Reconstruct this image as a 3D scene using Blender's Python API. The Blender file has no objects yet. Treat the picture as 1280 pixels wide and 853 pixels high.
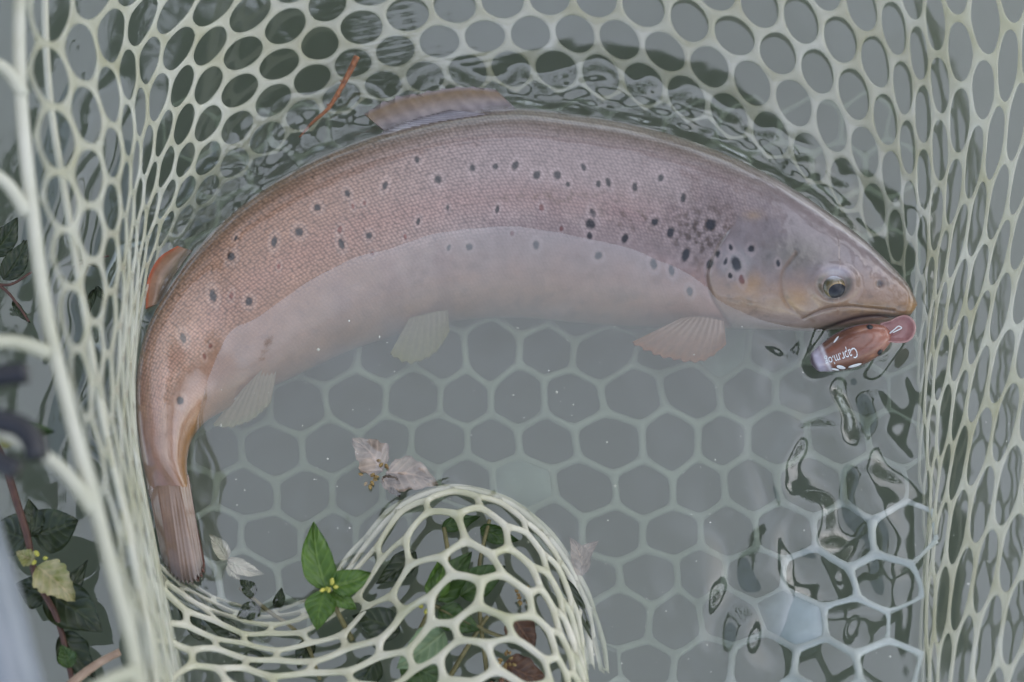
import bpy, math, random
import numpy as np
from mathutils import Vector

# ------------------------------------------------------------------ camera, sky, sun, exposure
sc = bpy.context.scene
col = sc.collection
TILT = math.radians(20.0); DIST = 0.85; WIDTH = 0.46
PX = WIDTH / 1280.0
CAM = np.array([0.0, -math.sin(TILT) * DIST, math.cos(TILT) * DIST])
FW = np.array([0.0, math.sin(TILT), -math.cos(TILT)])
UP = np.array([0.0, math.cos(TILT), math.sin(TILT)])
RT = np.array([1.0, 0.0, 0.0])
cam_d = bpy.data.cameras.new('camera')
cam = bpy.data.objects.new('camera', cam_d); col.objects.link(cam)
cam.location = CAM; cam.rotation_euler = (TILT, 0, 0)
cam_d.sensor_width = 36.0
cam_d.lens = 36.0 * DIST / WIDTH
cam_d.clip_start = 0.01; cam_d.clip_end = 500
cam_d.dof.use_dof = True
cam_d.dof.focus_distance = DIST - 0.010
cam_d.dof.aperture_fstop = 5.6
sc.camera = cam

SUN_EL, SUN_ROT = math.radians(45), math.radians(60)
world = bpy.data.worlds.new('World'); sc.world = world; world.use_nodes = True
nt = world.node_tree; nt.nodes.clear()
w_out = nt.nodes.new('ShaderNodeOutputWorld'); w_bg = nt.nodes.new('ShaderNodeBackground')
w_sky = nt.nodes.new('ShaderNodeTexSky'); w_sky.sky_type = 'NISHITA'; w_sky.sun_disc = False
w_sky.sun_elevation = SUN_EL; w_sky.sun_rotation = SUN_ROT
w_sky.air_density = 1.0; w_sky.dust_density = 0.6; w_sky.ozone_density = 1.0
w_hs = nt.nodes.new('ShaderNodeHueSaturation'); w_hs.inputs['Saturation'].default_value = 0.60
nt.links.new(w_sky.outputs[0], w_hs.inputs['Color'])
w_tc = nt.nodes.new('ShaderNodeTexCoord'); w_n = nt.nodes.new('ShaderNodeTexNoise'); w_n.inputs['Scale'].default_value = 3.2; w_n.inputs['Detail'].default_value = 4
nt.links.new(w_tc.outputs['Generated'], w_n.inputs['Vector'])
w_mr = nt.nodes.new('ShaderNodeMapRange'); w_mr.inputs['From Min'].default_value = 0.3; w_mr.inputs['From Max'].default_value = 0.7
w_mr.inputs['To Min'].default_value = 0.68; w_mr.inputs['To Max'].default_value = 1.4; nt.links.new(w_n.outputs['Fac'], w_mr.inputs[0])
w_sc = nt.nodes.new('ShaderNodeVectorMath'); w_sc.operation = 'SCALE'
nt.links.new(w_hs.outputs[0], w_sc.inputs[0]); nt.links.new(w_mr.outputs[0], w_sc.inputs['Scale'])
nt.links.new(w_sc.outputs[0], w_bg.inputs[0]); w_bg.inputs[1].default_value = 0.15
nt.links.new(w_bg.outputs[0], w_out.inputs[0])

sun_d = bpy.data.lights.new('sun', 'SUN'); sun_d.energy = 0.8; sun_d.angle = math.radians(120)
sun_d.color = (1.0, 0.97, 0.93)
sun = bpy.data.objects.new('sun', sun_d); col.objects.link(sun)
_sd = Vector((math.sin(SUN_ROT) * math.cos(SUN_EL), math.cos(SUN_ROT) * math.cos(SUN_EL), math.sin(SUN_EL)))
sun.rotation_euler = _sd.to_track_quat('Z', 'Y').to_euler()

sc.view_settings.view_transform = 'Standard'; sc.view_settings.look = 'None'
sc.view_settings.exposure = 1.17; sc.view_settings.gamma = 1.0
sc.view_settings.use_curve_mapping = False
sc.render.engine = 'CYCLES'
sc.cycles.use_denoising = True
sc.cycles.max_bounces = 8; sc.cycles.diffuse_bounces = 2; sc.cycles.glossy_bounces = 3
sc.cycles.transmission_bounces = 8; sc.cycles.volume_bounces = 3; sc.cycles.transparent_max_bounces = 16
sc.cycles.sample_clamp_indirect = 6.0
sc.cycles.caustics_reflective = True; sc.cycles.caustics_refractive = True

rng = np.random.default_rng(7); random.seed(7)

# ------------------------------------------------------------------ helpers
def at(px, py, z):
    """point of the place that stands at height z under picture position px, py"""
    px, py, z = np.broadcast_arrays(np.asarray(px, float), np.asarray(py, float), np.asarray(z, float))
    k = WIDTH / DIST / 1280.0
    sx = (px - 640) * k; sy = -(py - 426.5) * k
    d = FW + sx[..., None] * RT + sy[..., None] * UP
    t = (z - CAM[2]) / d[..., 2]
    return CAM + d * t[..., None]

def proj(p):
    q = np.asarray(p) - CAM
    dz = q @ FW; k = WIDTH / DIST / 1280.0
    return 640 + (q @ RT) / dz / k, 426.5 - (q @ UP) / dz / k

def lin(r, g, b):
    c = np.array([r, g, b], float) / 255.0
    return np.where(c <= 0.04045, c / 12.92, ((c + 0.055) / 1.055) ** 2.4)

def sst(x, a, b):
    t = np.clip((x - a) / (b - a), 0, 1); return t * t * (3 - 2 * t)

def cr(ts, vals, tq):
    """smooth cubic through vals (axis 0) at knots ts, evaluated at tq"""
    ts = np.asarray(ts, float); v = np.asarray(vals, float); tq = np.asarray(tq, float)
    d = np.gradient(v, ts, axis=0)
    i = np.clip(np.searchsorted(ts, tq, side='right') - 1, 0, len(ts) - 2)
    h = ts[i + 1] - ts[i]; t = (tq - ts[i]) / h
    sh = (-1,) + (1,) * (v.ndim - 1)
    t = t.reshape(sh); h = h.reshape(sh)
    return ((2*t**3 - 3*t**2 + 1) * v[i] + (t**3 - 2*t**2 + t) * h * d[i]
            + (-2*t**3 + 3*t**2) * v[i+1] + (t**3 - t**2) * h * d[i+1])

def smooth_path(pts, n):
    pts = np.asarray(pts, float)
    s = np.concatenate([[0], np.cumsum(np.linalg.norm(np.diff(pts, axis=0), axis=1))])
    return cr(s, pts, np.linspace(0, s[-1], n))

def poly_dist(px, py, poly):
    """distance to a polyline and signed side (+ = left of its direction in picture axes)"""
    poly = np.asarray(poly, float)
    best = np.full(np.shape(px), 1e9); side = np.zeros(np.shape(px)); par = np.zeros(np.shape(px))
    acc = 0.0
    for a, b in zip(poly[:-1], poly[1:]):
        d = b - a; L = d @ d
        t = np.clip(((px - a[0]) * d[0] + (py - a[1]) * d[1]) / L, 0, 1)
        ex = px - a[0] - t * d[0]; ey = py - a[1] - t * d[1]
        dd = np.hypot(ex, ey); m = dd < best
        best = np.where(m, dd, best)
        side = np.where(m, np.sign(d[0] * ey - d[1] * ex), side)
        par = np.where(m, acc + t * math.sqrt(L), par)
        acc += math.sqrt(L)
    return best, side, par

def vnoise(x, y, seed=0):
    """smooth value noise in 2-D, range -1..1"""
    xi = np.floor(x).astype(np.int64); yi = np.floor(y).astype(np.int64)
    fx = x - xi; fy = y - yi
    fx = fx * fx * (3 - 2 * fx); fy = fy * fy * (3 - 2 * fy)
    def hsh(a, b):
        n = (a * 374761393 + b * 668265263 + seed * 1442695041) & 0x7fffffff
        n = ((n ^ (n >> 13)) * 1274126177) & 0x7fffffff
        n = (n ^ (n >> 16)) & 0xffff
        return n / 32767.5 - 1.0
    return ((hsh(xi, yi) * (1 - fx) + hsh(xi + 1, yi) * fx) * (1 - fy)
            + (hsh(xi, yi + 1) * (1 - fx) + hsh(xi + 1, yi + 1) * fx) * fy)

def gnoise(x, y, seed=0):
    xi = np.floor(x).astype(np.int64); yi = np.floor(y).astype(np.int64); fx = x - xi; fy = y - yi
    u = fx ** 3 * (fx * (fx * 6 - 15) + 10); v = fy ** 3 * (fy * (fy * 6 - 15) + 10)
    def gd(a, b, dx, dy):
        n = (a * 374761393 + b * 668265263 + seed * 1442695041) & 0x7fffffff
        n = ((n ^ (n >> 13)) * 1274126177) & 0x7fffffff
        t = ((n ^ (n >> 16)) & 0xffff) * (2 * np.pi / 65536); return np.cos(t) * dx + np.sin(t) * dy
    return 1.5 * ((gd(xi, yi, fx, fy) * (1 - u) + gd(xi + 1, yi, fx - 1, fy) * u) * (1 - v)
                  + (gd(xi, yi + 1, fx, fy - 1) * (1 - u) + gd(xi + 1, yi + 1, fx - 1, fy - 1) * u) * v)

def fbm(x, y, seed=0, o=3):
    r = 0; a = 1.0; s = 0
    for k in range(o):
        c, n = math.cos(.6 + k), math.sin(.6 + k)
        r = r + a * gnoise((x * c - y * n) * 2**k, (x * n + y * c) * 2**k, seed + k); s += a; a *= 0.5
    return r / s

def mesh(name, verts, faces, mat, parent=None, colors=None, uv=None, smooth=True):
    verts = np.ascontiguousarray(verts, dtype=np.float32).reshape(-1, 3)
    me = bpy.data.meshes.new(name)
    if isinstance(faces, np.ndarray):
        k = faces.shape[1]; n = len(faces)
        me.vertices.add(len(verts)); me.vertices.foreach_set('co', verts.ravel())
        me.loops.add(n * k); me.loops.foreach_set('vertex_index', faces.astype(np.int32).ravel())
        me.polygons.add(n); me.polygons.foreach_set('loop_start', np.arange(0, n * k, k, dtype=np.int32))
        me.update(calc_edges=True); me.validate()
    else:
        me.from_pydata([tuple(map(float, v)) for v in verts], [], faces); me.update()
    if smooth:
        me.polygons.foreach_set('use_smooth', np.ones(len(me.polygons), dtype=bool))
    if colors is not None:
        c = np.ones((len(verts), 4), np.float32); c[:, :3] = colors
        a = me.color_attributes.new('tint', 'FLOAT_COLOR', 'POINT'); a.data.foreach_set('color', c.ravel())
    if uv is not None:
        a = me.attributes.new('skin', 'FLOAT_VECTOR', 'POINT')
        u = np.zeros((len(verts), 3), np.float32); u[:, :2] = uv; a.data.foreach_set('vector', u.ravel())
    if mat is not None: me.materials.append(mat)
    o = bpy.data.objects.new(name, me); col.objects.link(o)
    if parent is not None: o.parent = parent
    return o

def thing(name, label, cat, group=None, loc=(0, 0, 0)):
    o = bpy.data.objects.new(name, None); col.objects.link(o)
    o.empty_display_size = 0.01
    o['label'] = label; o['category'] = cat
    if group: o['group'] = group
    return o

def tag(o, label, cat=None, group=None, kind=None):
    o['label'] = label
    if cat: o['category'] = cat
    if group: o['group'] = group
    if kind: o['kind'] = kind
    return o

def grid_faces(n, m, wrap_m=False):
    i = np.arange(n - 1)[:, None]; mm = m if wrap_m else m - 1
    j = np.arange(mm)[None, :]; j2 = (j + 1) % m
    f = np.stack([i * m + j, i * m + j2, (i + 1) * m + j2, (i + 1) * m + j], -1)
    return f.reshape(-1, 4)

def tube(path, rad, seg=8, cap=True):
    """verts, faces of a round tube along a path with a radius per point"""
    P = np.asarray(path, float); n = len(P)
    R = np.broadcast_to(np.asarray(rad, float), (n,))
    T = np.gradient(P, axis=0); T /= np.linalg.norm(T, axis=1)[:, None] + 1e-12
    ref = np.array([0.0, 0.0, 1.0]) if abs(T[0, 2]) < 0.9 else np.array([1.0, 0, 0])
    A = np.zeros_like(P)
    a = ref
    for i in range(n):
        a = a - T[i] * (a @ T[i]); a /= np.linalg.norm(a) + 1e-12; A[i] = a
    B = np.cross(T, A)
    th = np.linspace(0, 2 * np.pi, seg, endpoint=False)
    V = P[:, None] + R[:, None, None] * (np.cos(th)[None, :, None] * A[:, None] + np.sin(th)[None, :, None] * B[:, None])
    F = [tuple(f) for f in grid_faces(n, seg, True)]
    V = V.reshape(-1, 3)
    if cap:
        F.append(tuple(range(seg))[::-1]); F.append(tuple(range((n - 1) * seg, n * seg)))
    return V, F

def join(parts):
    V, F, o = [], [], 0
    for v, f in parts:
        V.append(np.asarray(v)); F += [tuple(int(i) + o for i in q) for q in f]; o += len(v)
    return np.concatenate(V), F

# ------------------------------------------------------------------ materials
def new_mat(name):
    m = bpy.data.materials.new(name); m.use_nodes = True
    t = m.node_tree; t.nodes.clear()
    out = t.nodes.new('ShaderNodeOutputMaterial')
    return m, t, out

def principled(t, out, color=None, rough=0.5, spec=0.5, coat=0.0, coat_rough=0.1, sss=0.0):
    b = t.nodes.new('ShaderNodeBsdfPrincipled')
    if color is not None: b.inputs['Base Color'].default_value = (*color, 1)
    b.inputs['Roughness'].default_value = rough
    b.inputs['Specular IOR Level'].default_value = spec
    b.inputs['Coat Weight'].default_value = coat; b.inputs['Coat Roughness'].default_value = coat_rough
    if sss:
        b.inputs['Subsurface Weight'].default_value = sss
        b.inputs['Subsurface Radius'].default_value = (0.004, 0.003, 0.0025); b.inputs['Subsurface Scale'].default_value = 1.0
    if out is not None: t.links.new(b.outputs[0], out.inputs['Surface'])
    return b

def noise_node(t, scale, detail=3, vec=None):
    n = t.nodes.new('ShaderNodeTexNoise'); n.inputs['Scale'].default_value = scale; n.inputs['Detail'].default_value = detail
    if vec is None:
        g = t.nodes.new('ShaderNodeNewGeometry'); vec = g.outputs['Position']
    t.links.new(vec, n.inputs['Vector'])
    return n

def ramp(t, src, c0, c1, p0=0.3, p1=0.7):
    r = t.nodes.new('ShaderNodeValToRGB')
    r.color_ramp.elements[0].position = p0; r.color_ramp.elements[0].color = (*c0, 1)
    r.color_ramp.elements[1].position = p1; r.color_ramp.elements[1].color = (*c1, 1)
    t.links.new(src, r.inputs[0]); return r

def add_bump(t, bsdf, height, strength, dist):
    b = t.nodes.new('ShaderNodeBump'); b.inputs['Strength'].default_value = strength; b.inputs['Distance'].default_value = dist
    t.links.new(height, b.inputs['Height']); t.links.new(b.outputs[0], bsdf.inputs['Normal'])
    return b

def simple_mat(name, c0, c1, scale=60, rough=0.5, spec=0.5, coat=0.0, bump=0.0, transl=0.0, sss=0.0, clear=0.0):
    m, t, out = new_mat(name)
    b = principled(t, out, None, rough, spec, coat, 0.08, sss)
    n = noise_node(t, scale)
    r = ramp(t, n.outputs['Fac'], c0, c1)
    t.links.new(r.outputs[0], b.inputs['Base Color'])
    if bump: add_bump(t, b, n.outputs['Fac'], bump, 0.002)
    last = b.outputs[0]
    if transl:
        tr = t.nodes.new('ShaderNodeBsdfTranslucent'); t.links.new(r.outputs[0], tr.inputs['Color'])
        mx = t.nodes.new('ShaderNodeMixShader'); mx.inputs[0].default_value = transl
        t.links.new(last, mx.inputs[1]); t.links.new(tr.outputs[0], mx.inputs[2]); last = mx.outputs[0]
    if clear:
        tr = t.nodes.new('ShaderNodeBsdfTransparent')
        mx = t.nodes.new('ShaderNodeMixShader'); mx.inputs[0].default_value = clear
        t.links.new(last, mx.inputs[1]); t.links.new(tr.outputs[0], mx.inputs[2]); last = mx.outputs[0]
    t.links.new(last, out.inputs['Surface'])
    return m

M = {}
M['side_rubber'] = simple_mat('clear_side_rubber', (0.66, 0.63, 0.46), (0.87, 0.85, 0.76), 38, 0.2, 0.5, 0.6, 0.0, 0.5, 0, 0.36)
M['base_rubber'] = simple_mat('milky_base_rubber', (0.44, 0.47, 0.44), (0.58, 0.61, 0.57), 30, 0.35, 0.5, 0.2, 0.0, 0.2)
M['fold_rubber'] = simple_mat('cream_fold_rubber', (0.54, 0.53, 0.33), (0.83, 0.78, 0.66), 40, 0.22, 0.5, 0.7, 0.0, 0.25, 0, 0.08)
M['cord'] = simple_mat('pale_cord_rubber', (0.50, 0.49, 0.36), (0.72, 0.70, 0.60), 25, 0.4, 0.4, 0.1, 0.0, 0.15)
M['pad'] = simple_mat('milky_pad_rubber', (0.40, 0.46, 0.46), (0.50, 0.56, 0.56), 60, 0.4, 0.5, 0.2, 0.1, 0.2)
M['frame'] = simple_mat('painted_grey_tube', (0.16, 0.18, 0.20), (0.22, 0.24, 0.27), 40, 0.35, 0.5, 0.2)
M['black'] = simple_mat('black_plastic', (0.008, 0.008, 0.012), (0.016, 0.016, 0.022), 80, 0.3, 0.5, 0.1)
M['twig'] = simple_mat('orange_brown_bark', (0.13, 0.045, 0.018), (0.34, 0.13, 0.05), 400, 0.5, 0.4, 0.2, 0.4)
M['stem'] = simple_mat('green_brown_stem', (0.10, 0.09, 0.03), (0.20, 0.17, 0.07), 200, 0.5)
M['dark_stem'] = simple_mat('dark_red_stem', (0.05, 0.018, 0.012), (0.10, 0.04, 0.025), 200, 0.5)
M['pale_stem'] = simple_mat('tan_stem', (0.28, 0.18, 0.12), (0.40, 0.28, 0.20), 200, 0.6)
def leaf_mat(name, c0, c1, tr=0.3):
    m = simple_mat(name, c0, c1, 170, 0.38, 0.5, 0.15, 0.0, tr)
    t = m.node_tree
    b = [n for n in t.nodes if n.type == 'BSDF_PRINCIPLED'][0]; rp = [n for n in t.nodes if n.type == 'VALTORGB'][0]
    a = t.nodes.new('ShaderNodeAttribute'); a.attribute_name = 'skin'
    sx = t.nodes.new('ShaderNodeSeparateXYZ'); t.links.new(a.outputs['Vector'], sx.inputs[0])
    def mm(op, p, q=None):
        n = t.nodes.new('ShaderNodeMath'); n.operation = op
        for k, v in enumerate((p, q)):
            if v is None: continue
            if isinstance(v, (int, float)): n.inputs[k].default_value = v
            else: t.links.new(v, n.inputs[k])
        return n.outputs[0]
    av = mm('ABSOLUTE', sx.outputs[1])
    side = mm('POWER', mm('ABSOLUTE', mm('SINE', mm('SUBTRACT', mm('MULTIPLY', sx.outputs[0], 19.0), mm('MULTIPLY', av, 5.0)))), 0.6)
    side = mm('SUBTRACT', 1.0, side)
    mid = mm('SUBTRACT', 1.0, mm('MINIMUM', mm('MULTIPLY', av, 9.0), 1.0))
    vein = mm('MINIMUM', mm('ADD', mm('MULTIPLY', side, 0.7), mid), 1.0)
    mx = t.nodes.new('ShaderNodeMix'); mx.data_type = 'RGBA'
    t.links.new(mm('MULTIPLY', vein, 0.45), mx.inputs[0]); t.links.new(rp.outputs[0], mx.inputs[6])
    mx.inputs[7].default_value = (min(1, c1[0] * 1.9 + .02), min(1, c1[1] * 1.7 + .02), min(1, c1[2] * 1.6 + .01), 1)
    t.links.new(mx.outputs[2], b.inputs['Base Color'])
    bp_ = t.nodes.new('ShaderNodeBump'); bp_.inputs['Strength'].default_value = 0.6; bp_.inputs['Distance'].default_value = 0.0008; bp_.invert = True
    t.links.new(vein, bp_.inputs['Height']); t.links.new(bp_.outputs[0], b.inputs['Normal'])
    return m
M['leaf'] = leaf_mat('fresh_green_leaf', (0.05, 0.12, 0.015), (0.12, 0.22, 0.035))
M['leaf_dark'] = leaf_mat('dark_green_leaf', (0.012, 0.022, 0.008), (0.03, 0.045, 0.014), 0.12)
M['leaf_mid'] = leaf_mat('mid_green_leaf', (0.03, 0.07, 0.012), (0.07, 0.13, 0.03))
M['leaf_pale'] = leaf_mat('greyish_pale_leaf', (0.17, 0.26, 0.13), (0.27, 0.36, 0.2))
M['leaf_yellow'] = leaf_mat('yellowing_leaf', (0.22, 0.25, 0.03), (0.52, 0.46, 0.28))
M['leaf_red'] = leaf_mat('brown_red_leaf', (0.06, 0.025, 0.012), (0.12, 0.055, 0.025), 0.15)
M['leaf_dead'] = leaf_mat('dead_beige_leaf', (0.20, 0.15, 0.11), (0.42, 0.34, 0.28), 0.1)
M['leaf_ghost'] = leaf_mat('bleached_leaf', (0.55, 0.52, 0.40), (0.70, 0.62, 0.52), 0.1)
M['bud'] = simple_mat('yellow_green_bud', (0.30, 0.32, 0.05), (0.60, 0.52, 0.10), 300, 0.5)
M['brown_bud'] = simple_mat('brown_seed_head', (0.16, 0.09, 0.03), (0.34, 0.24, 0.08), 300, 0.6)

# skin: vertex tint (natural markings) + scale lattice relief
def skin_material():
    m, t, out = new_mat('wet_trout_skin')
    b = principled(t, out, None, 0.28, 0.5, 0.9, 0.10)
    b.inputs['Coat IOR'].default_value = 1.5
    at_ = t.nodes.new('ShaderNodeAttribute'); at_.attribute_name = 'tint'
    uv = t.nodes.new('ShaderNodeAttribute'); uv.attribute_name = 'skin'
    sep = t.nodes.new('ShaderNodeSeparateXYZ'); t.links.new(uv.outputs['Vector'], sep.inputs[0])
    def mth(op, a, c):
        n = t.nodes.new('ShaderNodeMath'); n.operation = op
        for k, v in enumerate((a, c)):
            if v is None: continue
            if hasattr(v, 'name') and hasattr(v, 'links'): t.links.new(v, n.inputs[k])
            else: n.inputs[k].default_value = v
        return n.outputs[0]
    k = 2 * math.pi / 0.0021
    vo = t.nodes.new('ShaderNodeTexVoronoi'); vo.voronoi_dimensions = '2D'; vo.inputs['Scale'].default_value = 1 / 0.00175; vo.inputs['Randomness'].default_value = 0.45
    cmb = t.nodes.new('ShaderNodeCombineXYZ')
    t.links.new(mth('ADD', sep.outputs[0], mth('MULTIPLY', sep.outputs[1], 0.5)), cmb.inputs[0]); t.links.new(mth('MULTIPLY', sep.outputs[1], 1.15), cmb.inputs[1])
    t.links.new(cmb.outputs[0], vo.inputs['Vector'])
    sc_ = mth('MULTIPLY', mth('SUBTRACT', 0.42, vo.outputs['Distance']), 2.4)
    n1 = noise_node(t, 900, 2); n2 = noise_node(t, 160, 3)
    hgt = mth('ADD', mth('MULTIPLY', sc_, 0.5), mth('MULTIPLY', n1.outputs['Fac'], 0.7))
    sepc = t.nodes.new('ShaderNodeSeparateColor'); t.links.new(at_.outputs['Color'], sepc.inputs[0])
    scale_amt = t.nodes.new('ShaderNodeAttribute'); scale_amt.attribute_name = 'scaly'
    amt = scale_amt.outputs['Fac']
    # colour: tint * (1 + scale speckle)
    v1 = mth('MULTIPLY', mth('MULTIPLY', mth('MULTIPLY', sc_, amt), 0.62), mth('ADD', n2.outputs['Fac'], 0.4))
    v2 = mth('MULTIPLY', mth('SUBTRACT', n1.outputs['Fac'], 0.5), 0.9)
    v3 = mth('MULTIPLY', mth('SUBTRACT', n2.outputs['Fac'], 0.5), 0.5)
    v = mth('ADD', mth('ADD', mth('ADD', v1, mth('MULTIPLY', v2, mth('ADD', mth('MULTIPLY', amt, 0.7), 0.2))), v3), 1.0)
    mul = t.nodes.new('ShaderNodeVectorMath'); mul.operation = 'SCALE'
    t.links.new(at_.outputs['Color'], mul.inputs[0]); t.links.new(v, mul.inputs['Scale'])
    t.links.new(mul.outputs[0], b.inputs['Base Color'])
    bm = t.nodes.new('ShaderNodeBump'); bm.inputs['Distance'].default_value = 0.00035
    t.links.new(mth('ADD', mth('MULTIPLY', amt, 0.5), 0.12), bm.inputs['Strength']); t.links.new(hgt, bm.inputs['Height'])
    t.links.new(bm.outputs[0], b.inputs['Normal'])
    return m
M['skin'] = skin_material()

def tint_mat(name, rough=0.35, coat=0.4, clear=0.0, transl=0.0):
    m, t, out = new_mat(name)
    b = principled(t, out, None, rough, 0.5, coat, 0.08)
    a = t.nodes.new('ShaderNodeAttribute'); a.attribute_name = 'tint'
    n = noise_node(t, 500, 2)
    mr = t.nodes.new('ShaderNodeMapRange'); mr.inputs['To Min'].default_value = 0.8; mr.inputs['To Max'].default_value = 1.2
    t.links.new(n.outputs['Fac'], mr.inputs[0])
    mul = t.nodes.new('ShaderNodeVectorMath'); mul.operation = 'SCALE'
    t.links.new(a.outputs['Color'], mul.inputs[0]); t.links.new(mr.outputs[0], mul.inputs['Scale'])
    t.links.new(mul.outputs[0], b.inputs['Base Color'])
    last = b.outputs[0]
    if transl:
        tr = t.nodes.new('ShaderNodeBsdfTranslucent'); t.links.new(mul.outputs[0], tr.inputs['Color'])
        mx = t.nodes.new('ShaderNodeMixShader'); mx.inputs[0].default_value = transl
        t.links.new(last, mx.inputs[1]); t.links.new(tr.outputs[0], mx.inputs[2]); last = mx.outputs[0]
    if clear:
        tr = t.nodes.new('ShaderNodeBsdfTransparent'); mx = t.nodes.new('ShaderNodeMixShader'); mx.inputs[0].default_value = clear
        t.links.new(last, mx.inputs[1]); t.links.new(tr.outputs[0], mx.inputs[2]); last = mx.outputs[0]
    t.links.new(last, out.inputs['Surface'])
    return m
M['fin'] = tint_mat('trout_fin_membrane', 0.35, 0.6, 0.25, 0.25)
M['tint'] = tint_mat('glossy_painted_lure', 0.25, 0.5)
M['lip'] = tint_mat('pink_clear_lip', 0.12, 0.6, 0.25, 0.2)
M['eye'] = tint_mat('wet_eye', 0.12, 1.0)

# water
def water_material():
    m, t, out = new_mat('murky_river_water')
    fr = t.nodes.new('ShaderNodeFresnel'); 
    geo = t.nodes.new('ShaderNodeNewGeometry')               # same grazing curve from above and from below (the sheet does not bend light)
    mr = t.nodes.new('ShaderNodeMapRange'); mr.inputs['To Min'].default_value = WATER_FRESNEL; mr.inputs['To Max'].default_value = 1.0 / WATER_FRESNEL
    t.links.new(geo.outputs['Backfacing'], mr.inputs[0]); t.links.new(mr.outputs[0], fr.inputs['IOR'])
    gl = t.nodes.new('ShaderNodeBsdfGlossy'); gl.inputs['Roughness'].default_value = 0.0
    rf = t.nodes.new('ShaderNodeBsdfRefraction'); rf.inputs['IOR'].default_value = 1.2; rf.inputs['Roughness'].default_value = 0.0
    tr = t.nodes.new('ShaderNodeBsdfTransparent')
    mt = t.nodes.new('ShaderNodeMixShader'); mt.inputs[0].default_value = WATER_REFRACT
    t.links.new(tr.outputs[0], mt.inputs[1]); t.links.new(rf.outputs[0], mt.inputs[2])
    mx = t.nodes.new('ShaderNodeMixShader')
    t.links.new(fr.outputs[0], mx.inputs[0]); t.links.new(mt.outputs[0], mx.inputs[1]); t.links.new(gl.outputs[0], mx.inputs[2])
    t.links.new(mx.outputs[0], out.inputs['Surface'])
    vs = t.nodes.new('ShaderNodeVolumeScatter'); vs.inputs['Color'].default_value = (1, 1, 1, 1)
    vs.inputs['Color'].default_value = (1.0, 1.0, 1.0, 1); vs.inputs['Density'].default_value = MURK_S; vs.inputs['Anisotropy'].default_value = 0.2
    va = t.nodes.new('ShaderNodeVolumeAbsorption'); va.inputs['Color'].default_value = (0.46, 0.56, 0.32, 1); va.inputs['Density'].default_value = MURK_A
    ad = t.nodes.new('ShaderNodeAddShader')
    t.links.new(vs.outputs[0], ad.inputs[0]); t.links.new(va.outputs[0], ad.inputs[1])
    t.links.new(ad.outputs[0], out.inputs['Volume'])
    return m
WATER_FRESNEL, WATER_REFRACT, MURK_S, MURK_A = 1.92, 0.0, 9.5, 14.5
M['water'] = water_material()
M['ground'] = simple_mat('mud_and_grass', (0.05, 0.05, 0.025), (0.10, 0.11, 0.05), 3, 0.9, 0.2, 0, 0.3)
M['tree_leaf'] = simple_mat('tree_foliage', (0.07, 0.11, 0.02), (0.14, 0.19, 0.05), 1.2, 0.6, 0.3, 0, 0, 0.4)
M['tree_leaf_dark'] = simple_mat('dark_tree_foliage', (0.012, 0.022, 0.008), (0.03, 0.045, 0.015), 1.2, 0.6, 0.3, 0, 0, 0.1)
M['bark'] = simple_mat('grey_brown_bark', (0.06, 0.05, 0.04), (0.14, 0.12, 0.10), 12, 0.9, 0.2, 0, 0.6)

# ------------------------------------------------------------------ net surfaces
def surf(us, vs, ctrl, nu=400, nv=160):
    """smooth surface through a control grid of 3-D points; returns S(u, v) -> points, normals"""
    G = np.asarray(ctrl, float)
    uu = np.linspace(us[0], us[-1], nu); vv = np.linspace(vs[0], vs[-1], nv)
    D = cr(us, G, uu); D = np.swapaxes(cr(vs, np.swapaxes(D, 0, 1), vv), 0, 1)
    du = np.gradient(D, axis=0); dv = np.gradient(D, axis=1)
    N = np.cross(du, dv); N /= np.linalg.norm(N, axis=-1)[..., None] + 1e-15
    N = np.where((N[..., 2:3] < 0), -N, N) if False else N
    def look(A, u, v):
        a = np.clip((u - us[0]) / (us[-1] - us[0]), 0, 1) * (nu - 1); b = np.clip((v - vs[0]) / (vs[-1] - vs[0]), 0, 1) * (nv - 1)
        i = np.clip(a.astype(int), 0, nu - 2); j = np.clip(b.astype(int), 0, nv - 2)
        fa = (a - i)[..., None]; fb = (b - j)[..., None]
        return (A[i, j] * (1 - fa) * (1 - fb) + A[i + 1, j] * fa * (1 - fb) + A[i, j + 1] * (1 - fa) * fb + A[i + 1, j + 1] * fa * fb)
    def S(u, v):
        n = look(N, u, v)
        return look(D, u, v), n / (np.linalg.norm(n, axis=-1)[..., None] + 1e-15)
    return S

HEX = np.array([(0.5, -1/3), (0.5, 1/3), (0, 2/3), (-0.5, 1/3), (-0.5, -1/3), (0, -2/3)])
SUBD = 4
_ring = np.concatenate([HEX[k] + (HEX[(k + 1) % 6] - HEX[k]) * np.arange(SUBD)[:, None] / SUBD for k in range(6)])

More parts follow.
